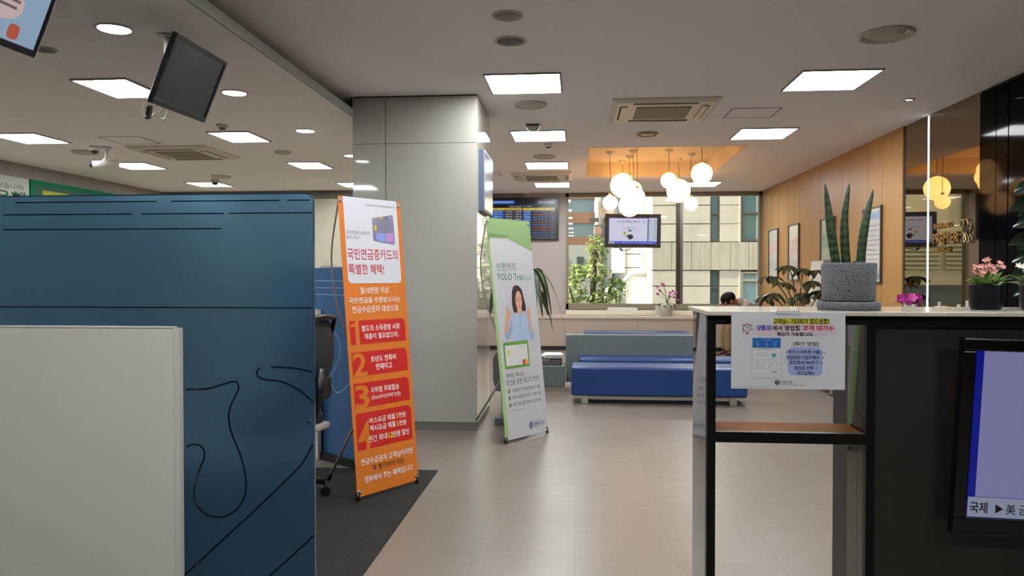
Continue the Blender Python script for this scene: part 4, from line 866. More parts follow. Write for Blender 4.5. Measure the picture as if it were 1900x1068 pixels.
pr.text(('small_lettering', K_gy), '자세한 내용은 홈페이지를 참조하세요', -.196, .218, -.006, .228, 1)
nv = mat('print_navy', '#3c4a78', .5)
pr.poly(('bank_emblem', nv), ell(.055, .078, .024, .030), 1); pr.line(('bank_emblem_mark', M_bwg), [(.045, .098), (.06, .085), (.05, .07), (.065, .058)], .008, 2)
pr.text(('bank_lettering', nv), '신한카드', .088, .056, .241, .098, 1, .01); pr.text(('bank_lettering', nv), '함께 가요 신한', .085, .106, .177, .118, 1)
pr.flush()

# ------------------------------------------------------------------ tall planter with drooping plant behind the green banner
t = thing('tall_planter', 'tall white square planter stand behind the green banner', 'planter', (-.57, 6.98, 0))
MB().box(-.17, .2, -.22, .2, 0, .07).build('base_plate', mat('planter_base_grey', '#5b6064', .4), t, .006)
MB().box(-.12, .15, -.15, .15, .07, 1.02).build('stand_body', mat('planter_white', '#b9b5ae', .3), t, .008)
MB().prism([(-.1, 0), (.02, 0), (.02, .35), (-.1, .35), (-.13, .30), (-.13, .1)], ((-.06, -.155, .3), (1, 0, 0), (0, 0, 1)), .02).build('grey_panel', mat('grey_insert', '#6f7274', .4), t, .005)
MB().cyl((-.11, -.17, .6), (-.11, -.14, .6), .02).build('knob', M_darkplastic, t)
def long_leaf(mb, base, az, length, width, rise, droop, n=9, fold=.25):
    """strap-shaped arching leaf"""
    L_ = []; ca, sa = math.cos(az), math.sin(az)
    for i in range(n + 1):
        u = i / n; r_ = length * u; z_ = rise * math.sin(min(u * 1.6, 1.571)) - droop * max(0, u - .3) ** 2
        rr_ = r_ * (1 - .35 * u * droop / (droop + .3)); w_ = width * (math.sin(math.pi * (u * .92 + .06)) ** .8)
        c_ = Vector((base[0] + ca * rr_, base[1] + sa * rr_, base[2] + z_)); s_ = Vector((-sa, ca, 0)) * w_
        L_ += [c_ + s_ + Vector((0, 0, w_ * fold)), c_, c_ - s_ + Vector((0, 0, w_ * fold))]
    F = []
    for i in range(n): a = i * 3; F += [(a, a + 1, a + 4, a + 3), (a + 1, a + 2, a + 5, a + 4)]
    mb.add(L_, F, True)
M_leafd = mat('dark_strap_leaf', '#39492a', .35, noise=.25, nscale=14)
p2 = thing('dracaena_plant', 'drooping broad-leaved green plant standing on the planter behind the green banner', 'potted plant', (-.57, 6.98, 1.021))
MB().lathe([(.001, 0), (.085, 0), (.1, .11), (.108, .115), (.1, .12), (.09, .105), (.001, .105)], (0.01, 0, 0), 28).build('pot', mat('grey_pot', '#77736b', .5), p2)
MB().tube([(0.01, 0, .1), (.0, 0, .3)], .02).build('stem', mat('brown_stem', '#5a4a30', .8), p2)
lfm = MB(); rnd = random.Random(5)
for k in range(26):
    az = k * 2.4 + rnd.uniform(-.2, .2); lv_ = rnd.uniform(0, 1); near = math.cos(az) < -.25
    long_leaf(lfm, (0, 0, .12 + .17 * lv_), az, .24 if near else rnd.uniform(.46, .64), rnd.uniform(.044, .06), .07 + .13 * lv_ * rnd.uniform(.6, 1.1), .16 if near else rnd.uniform(.55, 1.1), 9, .12)
for az, ln_, dr_ in ((4.36, .70, .7), (4.42, .62, .95), (4.40, .66, .35)): long_leaf(lfm, (0, 0, .2), az, ln_, .05, .12, dr_, 9, .12)
o = lfm.build('foliage', M_leafd, p2); md = o.modifiers.new('th', 'SOLIDIFY'); md.thickness = .0012
# ------------------------------------------------------------------ benches
M_blue = mat('blue_leatherette', '#103467', .34, spec=.5, noise=.05, nscale=30, bump=.06, bscale=260)
M_greyfab = mat('grey_leatherette', '#596160', .5, noise=.05, nscale=30)
def bench(label, loc, rz, length=1.80, depth=.44, back=None, group='blue waiting benches'):
    t = thing('waiting_bench', label, 'bench', loc, rz, group)
    x = length / 2
    MB().box(-x, x, 0, depth, .088, .395).build('seat', M_blue, t, .028, 4)
    MB().box(-x + .15, x - .15, .05, depth - .05, .05, .09).build('under_frame', M_steel, t)
    for s_ in (-1, 1):
        l_ = MB(); a = s_ * (x - .14); l_.box(a - .035, a + .035, .02, .04, 0, .09).box(a - .035, a + .035, depth - .04, depth - .02, 0, .09).box(a - .035, a + .035, .02, depth - .02, 0, .012)
        l_.build('leg', M_chrome, t)
    if back:
        MB().box(back[0], back[1], depth, depth + .13, .06, .635).build('backrest', M_greyfab, t, .012)
    return t
bench('nearest blue bench on chrome legs, in front of the grey backed sofa', (.835, 7.93, 0), R(-.6), 1.80, .44)
bench('blue seated sofa with long grey back behind the nearest bench', (.95, 8.72, 0), 0, 1.86, .46, (-1.09, .50))
bench('blue bench along the window cabinet, mostly behind the grey backed sofa', (.98, 12.72, 0), 0, 1.74, .60)
bench('blue bench against the wood wall carrying the seated person', (2.72, 12.62, 0), R(-90), 2.0, .6)
bench('blue bench by the wood wall showing a chrome leg beneath the notice sheet', (2.80, 9.27, 0), R(-90), 1.30, .5)
t = thing('side_table', 'low grey side table block on a silver plinth holding magazines', 'side table', (-.28, 8.76, 0))
MB().box(-.14, .135, 0, .40, .06, .305).build('top_block', M_greyfab, t, .012)
MB().box(-.1, .13, .04, .36, 0, .06).build('plinth', M_steel, t)
for k, (z0, th, w, col, lb_, dx, rz) in enumerate(((.306, .082, .235, '#17171a', 'thick black dotted magazine at the bottom of the pile', 0, 0), (.389, .016, .23, '#b8b4ae', 'white magazine directly on top of the black one', .01, 3), (.406, .012, .22, '#a9a39c', 'thin pale magazine in the middle of the pile', .0, -4), (.419, .01, .2, '#c9c5c0', 'topmost white magazine of the pile on the side table', .02, 6))):
    m_ = thing('magazine', lb_, 'magazine', (-.30 + dx, 8.93, z0), R(rz), 'magazines on the side table')
    MB().box(-w / 2, w / 2, -.15, .14, 0, th).build('pages', mat('mag_%d' % k, col, .5), m_, .002)
    if k == 0:
        pr = Print(((0, -.15, 0), (1, 0, 0), (0, 0, 1)), m_)
        kw = ('cover_lettering', mat('mag_ink', '#b8b4ae', .5)); pr.text(kw, 'MILE', -.105, .05, -.02, .072, 0, .01)
        for i in range(12):
            for j in range(3):
                if j == 2 and i < 6: continue
                pr.rect(('cover_dots', mat('mag_ink', '#b8b4ae', .5)), -.105 + i * .018, .012 + j * .02, -.096 + i * .018, .02 + j * .02)
        pr.flush()
    else: MB().box(-w / 2 - .001, w / 2 + .001, -.151, .141, th, th + .001).build('cover', mat('mag_cover', '#d6d2cc', .35), m_)

# window cabinet, sill things
M_cab = mat('cabinet_greige', '#ab9d90', .45, noise=.02, nscale=3)
t = thing('window_cabinet', 'long low greige cabinet with flat doors under the window', 'cabinet', (1.0, 13.72, 0))
MB().box(-2.85, 2.36, .03, .66, .0, .07).build('plinth', mat('cabinet_plinth', '#17140f', .5), t)
MB().box(-2.85, 2.36, .012, .67, .07, .565).build('carcass', mat('cabinet_seam', '#6d6259', .6), t)
for a, c in ((-2.85, -1.236), (-1.230, .07), (.076, 1.2), (1.206, 2.36)): MB().box(a, c, 0, .012, .075, .558).build('door', M_cab, t)
MB().box(-2.85, 2.36, -.012, .67, .565, .615).build('cabinet_top', mat('cabinet_top_greige', '#b8ab9c', .4), t, .004)
t = thing('white_tray', 'flat white box lying on the window sill under the hanging television', 'tray', (.82, 14.15, .701))
MB().box(-.28, .28, -.07, .08, 0, .03).box(-.26, .27, -.06, .08, .032, .055).build('tray_body', M_white, t, .008)
M_petal_m = mat('magenta_petal', '#8f2a6d', .5); M_stem = mat('green_stem', '#52632c', .6)
M_leaf = mat('fresh_leaf', '#5f7a33', .45, noise=.2, nscale=30)
def petal_flower(mb, c, nrm, r, n=5, wid=.42, cup=.15):
    q = rot_to(nrm); c = Vector(c)
    for k in range(n):
        a = 2 * math.pi * k / n; d = q @ Vector((math.cos(a), math.sin(a), 0)); s_ = q @ Vector((-math.sin(a), math.cos(a), 0)); u_ = q @ Vector((0, 0, 1))
        mb.add([c, c + d * r * .5 + s_ * r * wid + u_ * r * cup, c + d * r + s_ * r * wid * .45 + u_ * r * cup * 1.6, c + d * r * 1.08 + u_ * r * cup * 1.3, c + d * r - s_ * r * wid * .45 + u_ * r * cup * 1.6, c + d * r * .5 - s_ * r * wid + u_ * r * cup, c + d * r * .55 + u_ * r * cup * .4], [(0, 1, 6), (1, 2, 6), (2, 3, 6), (3, 4, 6), (4, 5, 6), (5, 0, 6)], True)
t = thing('potted_orchid', 'small orchid with dark magenta flowers in a white pot on the window cabinet', 'potted plant', (1.605, 13.85, .615))
MB().lathe([(.001, 0), (.09, 0), (.115, .2), (.118, .235), (.108, .235), (.1, .2), (.001, .2)], (0, 0, 0), 28).build('pot', mat('white_ceramic', '#cdc6b6', .3), t)
MB().line([(-.03, .1), (-.045, .13), (-.02, .15), (-.03, .18)], .012, ((0, -.106, 0), (1, 0, 0), (0, .1, 1))).build('pot_motif', mat('motif_grey', '#8d8375', .5), t)
MB().box(-.2, -.1, .05, .09, 0.0, .19).build('card_tag', mat('tag_pale', '#b9bfae', .5), t)
lf2 = MB()
for k in range(11): long_leaf(lf2, (0, 0, .2), k * 2.4, rnd.uniform(.14, .24), .032, .06, .25, 6)
lf2.build('leaves', mat('olive_leaf', '#4b5530', .5), t)
st = MB(); heads = [(-.18, -.02, .52), (-.13, 0, .46), (-.17, 0, .40), (-.06, .0, .56), (.05, 0, .42), (.1, 0, .45), (.16, .02, .43), (.04, 0, .36), (.12, -.02, .34), (.19, 0, .30), (.14, 0, .40), (-.09, 0, .58)]
for hx, hy, hz in heads: st.tube(smooth([(0, 0, .2), (hx * .25, 0, .2 + (hz - .2) * .55), (hx, hy, hz)], 5), .004, 5)
st.build('flower_stems', M_stem, t)
for hx, hy, hz in heads:
    f_ = MB(); petal_flower(f_, (hx, hy, hz), (rnd.uniform(-.3, .3), -1, rnd.uniform(0, .6)), .028); f_.build('flower', M_petal_m, t)

# ------------------------------------------------------------------ seated person
def skin(name, J, E_, m, parent, root, sub=2):
    names = list(J); idx = {n: i for i, n in enumerate(names)}
    me = bpy.data.meshes.new(name); me.from_pydata([J[n][:3] for n in names], [(idx[a], idx[b_]) for a, b_ in E_], []); me.materials.append(m)
    o = bpy.data.objects.new(name, me); C.objects.link(o)
    if parent is not None: o.parent = parent
    md = o.modifiers.new('skin', 'SKIN'); md.use_smooth_shade = True
    for n in names:
        sv = me.skin_vertices[0].data[idx[n]]; r_ = J[n][3]; sv.radius = r_ if isinstance(r_, tuple) else (r_, r_); sv.use_root = n == root
    md = o.modifiers.new('sub', 'SUBSURF'); md.levels = sub; md.render_levels = sub
    return o
P0 = Vector((2.79, 12.55, .003))
t = thing('person', 'person in grey top and tan trousers sitting bent forward with head resting on a hand', 'person', P0)
M_skin = mat('skin', '#8f5a41', .5); M_shirt = mat('grey_knit_top', '#8f857c', .9, noise=.06, nscale=60); M_trous = mat('tan_trousers', '#7d684a', .85, noise=.06, nscale=30); M_shoe = mat('brown_leather', '#4a2616', .4); M_hair = mat('black_hair', '#0a0807', .7, spec=.2)
# coordinates relative to the bench edge; the person faces -X
J = {'hip': (.16, 0, .53, .115), 'belly': (.09, 0, .62, .11), 'chest': (-.04, 0, .82, .115), 'neck0': (-.15, 0, .905, .06), 'neck': (-.24, 0, .925, .052), 'skull': (-.34, 0, .945, .085), 'face': (-.405, 0, .90, .066), 'chin': (-.40, 0, .865, .04),
     'shl': (-.10, .17, .85, .055), 'ell': (-.36, .21, .62, .042), 'wrl': (-.44, .1, .78, .028), 'pal': (-.445, .06, .845, .027),
     'shr': (-.10, -.17, .85, .055), 'elr': (-.36, -.21, .62, .042), 'wrr': (-.44, -.1, .78, .028), 'par': (-.445, -.06, .845, .027),
     'thl': (.06, .12, .53, .085), 'knl': (-.38, .15, .53, .062), 'anl': (-.395, .15, .14, .035),
     'thr': (.06, -.12, .53, .085), 'knr': (-.38, -.17, .53, .062), 'anr': (-.395, -.17, .14, .035)}
E_ = [('hip', 'belly'), ('belly', 'chest'), ('chest', 'neck0'), ('neck0', 'neck'), ('neck', 'skull'), ('skull', 'face'), ('face', 'chin')]
for s_ in 'lr': E_ += [('chest', 'sh' + s_), ('sh' + s_, 'el' + s_), ('el' + s_, 'wr' + s_), ('wr' + s_, 'pa' + s_), ('hip', 'th' + s_), ('th' + s_, 'kn' + s_), ('kn' + s_, 'an' + s_)]
for s_, sg_ in (('l', 1), ('r', -1)):
    for k in range(4):
        y0 = sg_ * (.045 + .017 * k); J['f%s%d' % (s_, k)] = (-.43, y0, .885, .0095); J['g%s%d' % (s_, k)] = (-.405 + .006 * abs(k - 1.5), y0 * .95, .925 - .006 * abs(k - 1.5), .0085); E_ += [('pa' + s_, 'f%s%d' % (s_, k)), ('f%s%d' % (s_, k), 'g%s%d' % (s_, k))]
    J['u' + s_] = (-.415, sg_ * .105, .85, .010); J['v' + s_] = (-.385, sg_ * .105, .875, .009); E_ += [('pa' + s_, 'u' + s_), ('u' + s_, 'v' + s_)]
skin('body', J, E_, M_skin, t, 'hip')
fb = MB().ball((-.47, 0, .885), .014, 10, 8, (1.2, .8, 1))
fb.build('nose', M_skin, t)
eb = MB()
for s_ in (-1, 1): eb.ball((-.462, s_ * .03, .915), .009, 10, 8)
eb.build('eyes', M_hair, t); MB().ball((-.452, 0, .862), .014, 10, 8, (.5, 1.4, .4)).build('mouth', mat('lips', '#6a3a30', .5), t)
for s_ in (-1, 1): MB().ball((-.325, s_ * .088, .925), .03, 12, 8, (.8, .35, 1.1)).build('ear', M_skin, t)
hb = MB().ball((0, 0, 0), 1, 28, 18)
V2 = []
for p in hb.v:
    q = Vector((p[0] * .125, p[1] * .1, p[2] * .10)); ln_ = 1 + .03 * math.sin(p[0] * 31) * math.sin(p[1] * 29 + p[2] * 17)
    V2.append(tuple(Matrix.Rotation(R(-24), 3, 'Y') @ (q * ln_) + Vector((-.365, 0, .975))))
hb.v = V2; hb.build('hair', M_hair, t)
SJ = {'b': (.17, 0, .54, (.16, .125)), 'm': (.10, 0, .66, (.16, .13)), 'c': (-.03, 0, .83, (.165, .13)), 'n': (-.15, 0, .915, (.09, .085)), 'n2': (-.23, 0, .94, (.066, .066)), 'sl': (-.08, .19, .865, .075), 'el': (-.35, .225, .63, .052), 'wl': (-.43, .13, .745, .04), 'sr': (-.08, -.19, .865, .075), 'er': (-.35, -.225, .63, .052), 'wr': (-.43, -.13, .745, .04)}
skin('shirt', SJ, [('b', 'm'), ('m', 'c'), ('c', 'n'), ('n', 'n2'), ('c', 'sl'), ('sl', 'el'), ('el', 'wl'), ('c', 'sr'), ('sr', 'er'), ('er', 'wr')], M_shirt, t, 'b')
TJ = {'h': (.17, 0, .53, (.15, .115)), 'tl': (.05, .12, .535, .10), 'kl': (-.38, .15, .535, .078), 'al': (-.395, .15, .12, .06), 'tr': (.05, -.12, .535, .10), 'kr': (-.38, -.17, .535, .078), 'ar': (-.395, -.17, .12, .06)}
skin('trousers', TJ, [('h', 'tl'), ('tl', 'kl'), ('kl', 'al'), ('h', 'tr'), ('tr', 'kr'), ('kr', 'ar')], M_trous, t, 'h')
for yy in (.15, -.17):
    MB().prism(smooth([Vector(q) for q in ((-.36, 0), (-.36, .07), (-.38, .1), (-.42, .095), (-.48, .06), (-.56, .045), (-.58, .025), (-.575, 0))], 4) and [(p.x, p.y) for p in smooth([Vector(q) for q in ((-.33, 0), (-.335, .07), (-.36, .105), (-.42, .10), (-.48, .065), (-.56, .048), (-.585, .025), (-.58, 0))], 4)], ((0, yy + .045, .003), (1, 0, 0), (0, 0, 1)), .09).build('shoe', M_shoe, t, .015, 3)

# ------------------------------------------------------------------ leafy plant by the wood wall
t = thing('umbrella_plant', 'leafy umbrella plant with drooping leaf whorls in front of the wood wall', 'potted plant', (2.86, 10.15, 0))
MB().lathe([(.001, 0), (.13, 0), (.18, .38), (.185, .4), (.16, .4), (.15, .36), (.001, .36)], (0, 0, 0), 28).build('pot', mat('brown_pot', '#5b4a3c', .5), t)
M_ul = mat('umbrella_leaf', '#3a3a20', .4, noise=.25, nscale=18)
sm = MB(); lv2 = MB(); rnd = random.Random(11)
crowns = [(-.36, .0, 1.28), (-.33, -.05, 1.06), (-.12, .05, 1.42), (-.2, -.1, 1.2), (.06, 0, 1.38), (.16, -.05, 1.22), (.1, .1, 1.06), (-.05, -.12, 1.02), (.26, .05, 1.36), (.28, -.05, 1.1), (-.42, .05, 1.02)]
for cx_, cy_, cz_ in crowns:
    sm.tube(smooth([(0, 0, .36), (cx_ * .15, cy_ * .2, .7), (cx_ * .45, cy_ * .5, cz_ - .2), (cx_, cy_, cz_ + .06)], 6), .007, 6)
    for k in range(8):
        a = k * 2 * math.pi / 8 + rnd.uniform(-.2, .2); l_ = rnd.uniform(.15, .2)
        d = Vector((math.cos(a), math.sin(a), rnd.uniform(-1.1, -.35)))
        leaf_quad(lv2, (cx_ + math.cos(a) * .03, cy_ + math.sin(a) * .03, cz_ + .06), d, (0, 0, 1), l_, l_ * .25)
sm.build('stems', mat('brown_twig', '#3d3020', .8), t); lv2.build('leaves', M_ul, t)

# ------------------------------------------------------------------ console below the tinted mirror with small things
t = thing('reception_console', 'low reception console along the tinted mirror behind the dark counter', 'console table', (3.05, 7.1, 0))
MB().box(-.22, .32, -.5, .62, .98, 1.03).build('console_top', mat('console_top_stone', '#8d8478', .3), t, .004)
MB().box(-.18, .32, -.46, .58, 0, .98).build('console_body', mat('console_dark', '#221c16', .4), t)
t = thing('potted_orchid', 'bright magenta orchid cluster peeking over the counter beside the light strip', 'potted plant', (3.08, 7.35, 1.031))
MB().lathe([(.001, 0), (.05, 0), (.06, .05), (.001, .05)], (0, 0, 0), 20).build('pot', M_white, t)
M_mag = mat('bright_magenta_petal', '#a81f80', .5)
for k in range(15):
    f_ = MB(); c_ = (rnd.uniform(-.13, .13), rnd.uniform(-.06, .06), rnd.uniform(.04, .125)); petal_flower(f_, c_, (rnd.uniform(-.5, .5), -1, rnd.uniform(-.2, .6)), .042, 5, .5, .1); f_.build('flower', M_mag, t)
l3 = MB()
for k in range(5): long_leaf(l3, (0, 0, .04), k * 1.3, .16, .02, .04, .1, 5)
l3.build('leaves', mat('olive_leaf', '#4b5530', .5), t)
for k, (yy, xx) in enumerate(((7.05, 3.22), (6.9, 3.24), (6.78, 3.22))):
    t = thing('pebble_dish', ('white pebbles beside the foot of the light strip', 'white pebbles in the middle of the console under the mirror', 'white pebbles next to the pink potted flowers')[k], 'pebbles', (xx, yy, 1.031), 0, 'white pebble dishes under the mirror')
    for q in range(7): MB().ball((rnd.uniform(-.06, .06), rnd.uniform(-.05, .05), .014 + .014 * (q % 2)), .022, 12, 8, (1.2, 1, .6)).build('pebble', mat('pebble_white', '#c9c6bd', .4), t)
for k, (yy, xx, h_) in enumerate(((7.22, 3.28, .075), (6.97, 3.33, .06), (6.76, 3.30, .10))):
    t = thing('acrylic_tag', ('small clear tag stand just beside the light strip', 'small clear tag stand between two pebble dishes', 'tallest clear tag stand next to the pink flowers')[k], 'tag stand', (xx, yy, 1.031), 0, 'clear tag stands under the mirror')
    MB().box(-.006, .006, -.025, .025, 0, h_).build('tag', mat('acrylic_pale', '#a9a595', .1), t, .003); MB().box(-.02, .02, -.03, .03, 0, .006).build('tag_base', mat('acrylic_pale', '#a9a595', .1), t)

# ------------------------------------------------------------------ dark counter with stone top
M_cstone = mat('counter_stone', '#b3aa9b', .14, noise=.07, nscale=60)
M_cblk = mat('counter_black_frame', '#0c0a08', .4, spec=.2)
M_cdark = mat('counter_dark_panel', '#1f1811', .45, noise=.1, nscale=5)
M_cgls = mat('smoked_mirror_glass', '#55504a', .02, .7)
t = thing('counter', 'dark open-framed counter with pale stone top and mirror-like side panels', 'counter', (.343, 2.05, 0))
CT = MB().box(-.003, 1.9, -.02, .34, 1.236, 1.247); CT.build('stone_top', M_cstone, t, .0015)
MB().box(0, .006, .0215, .25, .0, 1.2355).build('side_panel', M_cgls, t)
for a, c in ((0, .0225), (.408, .4305)): MB().box(a, c, 0, .0215, 0, 1.2355).build('post', M_cblk, t)
MB().box(.0225, .408, 0, .02, 1.212, 1.2355).build('top_rail', M_cblk, t)
MB().box(.0225, .408, 0, .02, .899, .927).build('shelf_rail', M_cblk, t)
MB().box(.0225, .408, .0205, .15, .905, .926).build('shelf', M_shelfwood, t)
MB().box(.414, .430, .0215, .078, 0, 1.2355).box(.414, .430, .0795, .155, 0, 1.2355).build('inner_panel', M_cgls, t)
MB().box(.432, 1.9, .006, .33, 0, 1.2355).build('cabinet_body', M_cdark, t)
MB().box(.4305, 1.9, 0, .02, 1.205, 1.2355).build('front_rail', M_cblk, t)
MB().box(1.87, 1.9, -.001, .02, 0, 1.2).build('end_post', M_cblk, t)

# laminated notice hanging from the counter edge
t = thing('notice_sheet', 'white laminated notice with red and blue Korean writing taped to the counter edge', 'sign', (.5445, 2.026, 1.246))
MB().box(-.144, .144, -.0006, .0006, -.2, 0).build('laminate_sheet', mat('laminated_paper', '#bdbcc0', .22, spec=.6), t)
pr = Print(((-.144, -.0006, -.2), (1, 0, 0), (0, 0, 1)), t, .0003); Wn, Hn = .288, .2
NX = lambda u: (u - 113) / 1412 * Wn
NY = lambda v: (1003 - v) / 957 * Hn
def nt_(key, s_, u0, v0, u1, v1, bold=.01, lv=1, slant=0.): pr.text(key, s_, NX(u0), NY(v1), NX(u1), NY(v0), lv, bold, slant)
def nr(key, u0, v0, u1, v1, lv=0): pr.rect(key, NX(u0), NY(v1), NX(u1), NY(v0), lv)
q_blk = ('black_lettering', mat('notice_black', '#141318', .4)); q_red = ('red_lettering', mat('notice_red', '#b3202c', .4)); q_blu = ('blue_lettering', mat('notice_blue', '#2f3f9c', .4)); q_lbl = ('lilac_wash', mat('notice_lilac', '#8f99c0', .4)); q_ln = ('grey_lines', mat('notice_line', '#8a8a90', .4))
pr.poly(('pink_wash', mat('notice_pink', '#bfaab2', .4)), [(NX(a), NY(b_)) for a, b_ in rrect(400, 195, 1420, 330, 50)], 0)
nr(('yellow_highlight', mat('notice_yellow', '#b8b02c', .4)), 640, 122, 1335, 190, 0); nt_(q_blk, '고객님~ 기다리기 힘드셨죠?', 628, 122, 1320, 195, .02, 1, .12)
nt_(q_blu, 'S뱅크', 435, 205, 612, 275, .03); nt_(q_blk, '에서 영업점', 622, 210, 965, 275, .03); nt_(q_red, '고객 대기수', 998, 208, 1385, 275, .03); nt_(q_blk, '확인이 가능합니다.', 682, 292, 1130, 342, .03)
# bulb drawing with hearts
cb_ = mat('notice_pinkink', '#a83a6a', .4)
for u, v in ((270, 205), (345, 200), (365, 215), (255, 205), (372, 262), (258, 270), (258, 295), (310, 192)):
    pr.poly(('heart_marks', cb_), [(NX(u) + .0022 * a, NY(v) + .0022 * b_) for a, b_ in ((0, -1), (1, .2), (.8, .9), (.3, .9), (0, .5), (-.3, .9), (-.8, .9), (-1, .2))], 1)
bl_ = [(NX(310) + .0095 * math.cos(R(a)), NY(245) + .0085 * math.sin(R(a))) for a in range(-60, 241, 20)]
pr.line(('bulb_outline', q_blk[1]), [(NX(325), NY(305))] + bl_ + [(NX(295), NY(305)), (NX(325), NY(305))], .0014); pr.poly(('bulb_cap', cb_), [(NX(292), NY(298)), (NX(328), NY(298)), (NX(320), NY(325)), (NX(300), NY(325))], 2)
pr.line(('bulb_outline', q_blk[1]), [(NX(285), NY(232)), (NX(335), NY(238))], .001); pr.line(('bulb_outline', q_blk[1]), [(NX(310), NY(240)), (NX(308), NY(275))], .001)
# phone screenshot
nr(('phone_page', mat('notice_page', '#c4c3c2', .3)), 378, 367, 727, 863, 0); nr(('phone_header', mat('notice_header_blue', '#1c5aa0', .35)), 378, 367, 727, 487, 1)
for v in (636, 672, 750, 818, 863): nr(q_ln, 378, v - 1.2, 727, v + 1.2, 1)
for u in (378, 727): nr(q_ln, u - 1.2, 487, u + 1.2, 863, 1)
hd_ = ('header_text', mat('notice_palewhite', '#9fb8d6', .4))
nt_(hd_, '신한 S뱅크', 500, 380, 610, 394, 0, 2); nt_(hd_, '조회', 415, 410, 450, 424, 0, 2); nt_(hd_, '이체', 540, 410, 565, 424, 0, 2); nt_(hd_, '공과금', 650, 410, 690, 424, 0, 2)
for u in (443, 553, 655): pr.line(hd_, [(NX(u) + .003 * math.cos(R(a)), NY(452) + .003 * math.sin(R(a))) for a in range(0, 361, 30)], .0007, 2)
for v, a, c, s_ in ((508, 398, 640, '고객님 영업점 이용 안내를 확인하세요'), (556, 420, 570, '스마트폰으로 간편하게'), (582, 420, 580, '번호표 발행 서비스'), (697, 402, 510, '상담예약 안내'), (697, 575, 695, '영업점 찾기 서비스'), (728, 402, 510, '환전 신청'), (728, 570, 595, '대출')):
    nt_(('small_grey_text', mat('notice_smallgrey', '#55555a', .4)), s_, a, v - 7, c, v + 7, 0, 2)
for u in (438, 515, 588, 660): pr.line(q_ln, [(NX(u) + .0022 * math.cos(R(a)), NY(650) + .0022 * math.sin(R(a))) for a in range(0, 361, 45)], .0006, 2); pr.line(q_ln, [(NX(u) + .0018 * math.cos(R(a)), NY(840) + .0018 * math.sin(R(a))) for a in range(0, 361, 45)], .0006, 2)
pr.poly(('teal_picture', mat('notice_teal', '#3f8a94', .4)), [(NX(u), NY(v)) for u, v in ((605, 570), (635, 560), (668, 562), (670, 600), (632, 606), (625, 580))], 2)
pr.line(q_blk, [(NX(u), NY(v)) for u, v in ((612, 775), (630, 795), (680, 800), (690, 785), (660, 778), (640, 790))], .001, 2)
# instructions
nt_(q_blk, '[확인 방법]', 885, 410, 1195, 470, .01, 2)
pr.poly(q_lbl, [(NX(a), NY(b_)) for a, b_ in rrect(820, 480, 1245, 830, 60)], 0)
for v, a, c, s_ in ((540, 798, 1222, 'S뱅크(스마트폰 어플)'), (606, 795, 1205, '영업점찾기/업무예약'), (671, 838, 1190, '영업점(ATM)찾기'), (737, 897, 1130, '영업점 선택'), (801, 932, 1150, '대기고객수')):
    nt_(q_blk, s_, a, v - 24, c, v + 24, .012, 2)
for v, u in ((543, 1240), (607, 1225), (672, 1208), (738, 1145)):
    pr.line(q_blk, [(NX(u), NY(v)), (NX(u + 40), NY(v))], .0009, 2); pr.poly(q_blk, [(NX(u + 44), NY(v)), (NX(u + 28), NY(v - 8)), (NX(u + 28), NY(v + 8))], 2)
pr.poly(('bank_emblem', q_blk[1]), [(NX(688) + .006 * math.cos(R(a)), NY(922) + .006 * math.sin(R(a))) for a in range(0, 360, 20)], 1); pr.line(('bank_emblem_mark', mat('laminated_paper', '#bdbcc0', .22)), [(NX(680), NY(900)), (NX(694), NY(915)), (NX(684), NY(928)), (NX(698), NY(942))], .0016, 2)
nt_(('bank_lettering', mat('notice_darkgrey', '#3f3f44', .4)), '신한은행', 728, 898, 872, 936, .005)
nr(('bank_line', q_ln[1]), 732, 942, 870, 946, 1)
for u, c_ in ((910, '#6f8f55'), (985, '#a85a4a')): pr.line(('coloured_arc', mat('arc' + c_, c_, .4)), [(NX(u) + .004 * math.cos(R(a)), NY(935) + .005 * math.sin(R(a))) for a in range(180, 361, 20)], .0016, 1)
pr.line(('coloured_arc', mat('arc_ochre', '#b8a04a', .4)), [(NX(950) + .0085 * math.cos(R(a)), NY(905) + .006 * math.sin(R(a))) for a in range(20, 161, 20)], .001, 1)
nt_(('small_grey_text', mat('notice_smallgrey', '#55555a', .4)), '※ 자세한 사항은 영업점 직원에게 문의하여 주시기 바랍니다', 150, 975, 610, 990, 0)
pr.flush()
MB().box(-.03, .03, -.0016, -.0008, -.004, .0045).build('clear_tape', mat('clear_tape', '#b9b8b4', .15), t)

# television set into the counter front
t = thing('counter_television', 'black television on the front of the dark counter showing a news ticker', 'television', (1.385, 1.985, .925))
t.rotation_euler = (R(3), R(1.6), 0)
screen_shell(t, .87, .50, .055, .032, .045, mat('gloss_black_plastic', '#070708', .2))
MB().box(-.40, .40, .006, .02, -.204, .22).build('screen', scr('tv_deep_blue', '#0b1580', .8), t)
pr = Print(((0, .006, 0), (1, 0, 0), (0, 0, 1)), t, .0006)
S_lv = mat('tv_lavender', '#050505', .25, emit='#6f6f96', es=1.0)
pr.rect(('picture_page', S_lv), -.383, -.151, .40, .218); pr.rect(('ticker_bar', scr('tv_ticker_grey', '#7c8196', .95)), -.40, -.203, .40, -.152, 1)
K_t = scr('tv_ink', '#14141c', .5); pr.text(('ticker_text', K_t), '국제', -.395, -.193, -.352, -.164, 2, .02); pr.poly(('ticker_arrow', K_t), [(-.333, -.192), (-.333, -.168), (-.314, -.18)], 2); pr.text(('ticker_text', K_t), '美 금리 인상 후 증시 혼조', -.308, -.193, -.05, -.166, 2, .01)
pr.flush()
MB().box(-.42, .42, .0, .002, -.2405, -.239).build('trim_line', mat('dim_trim', '#3a3a38', .2, .6), t)

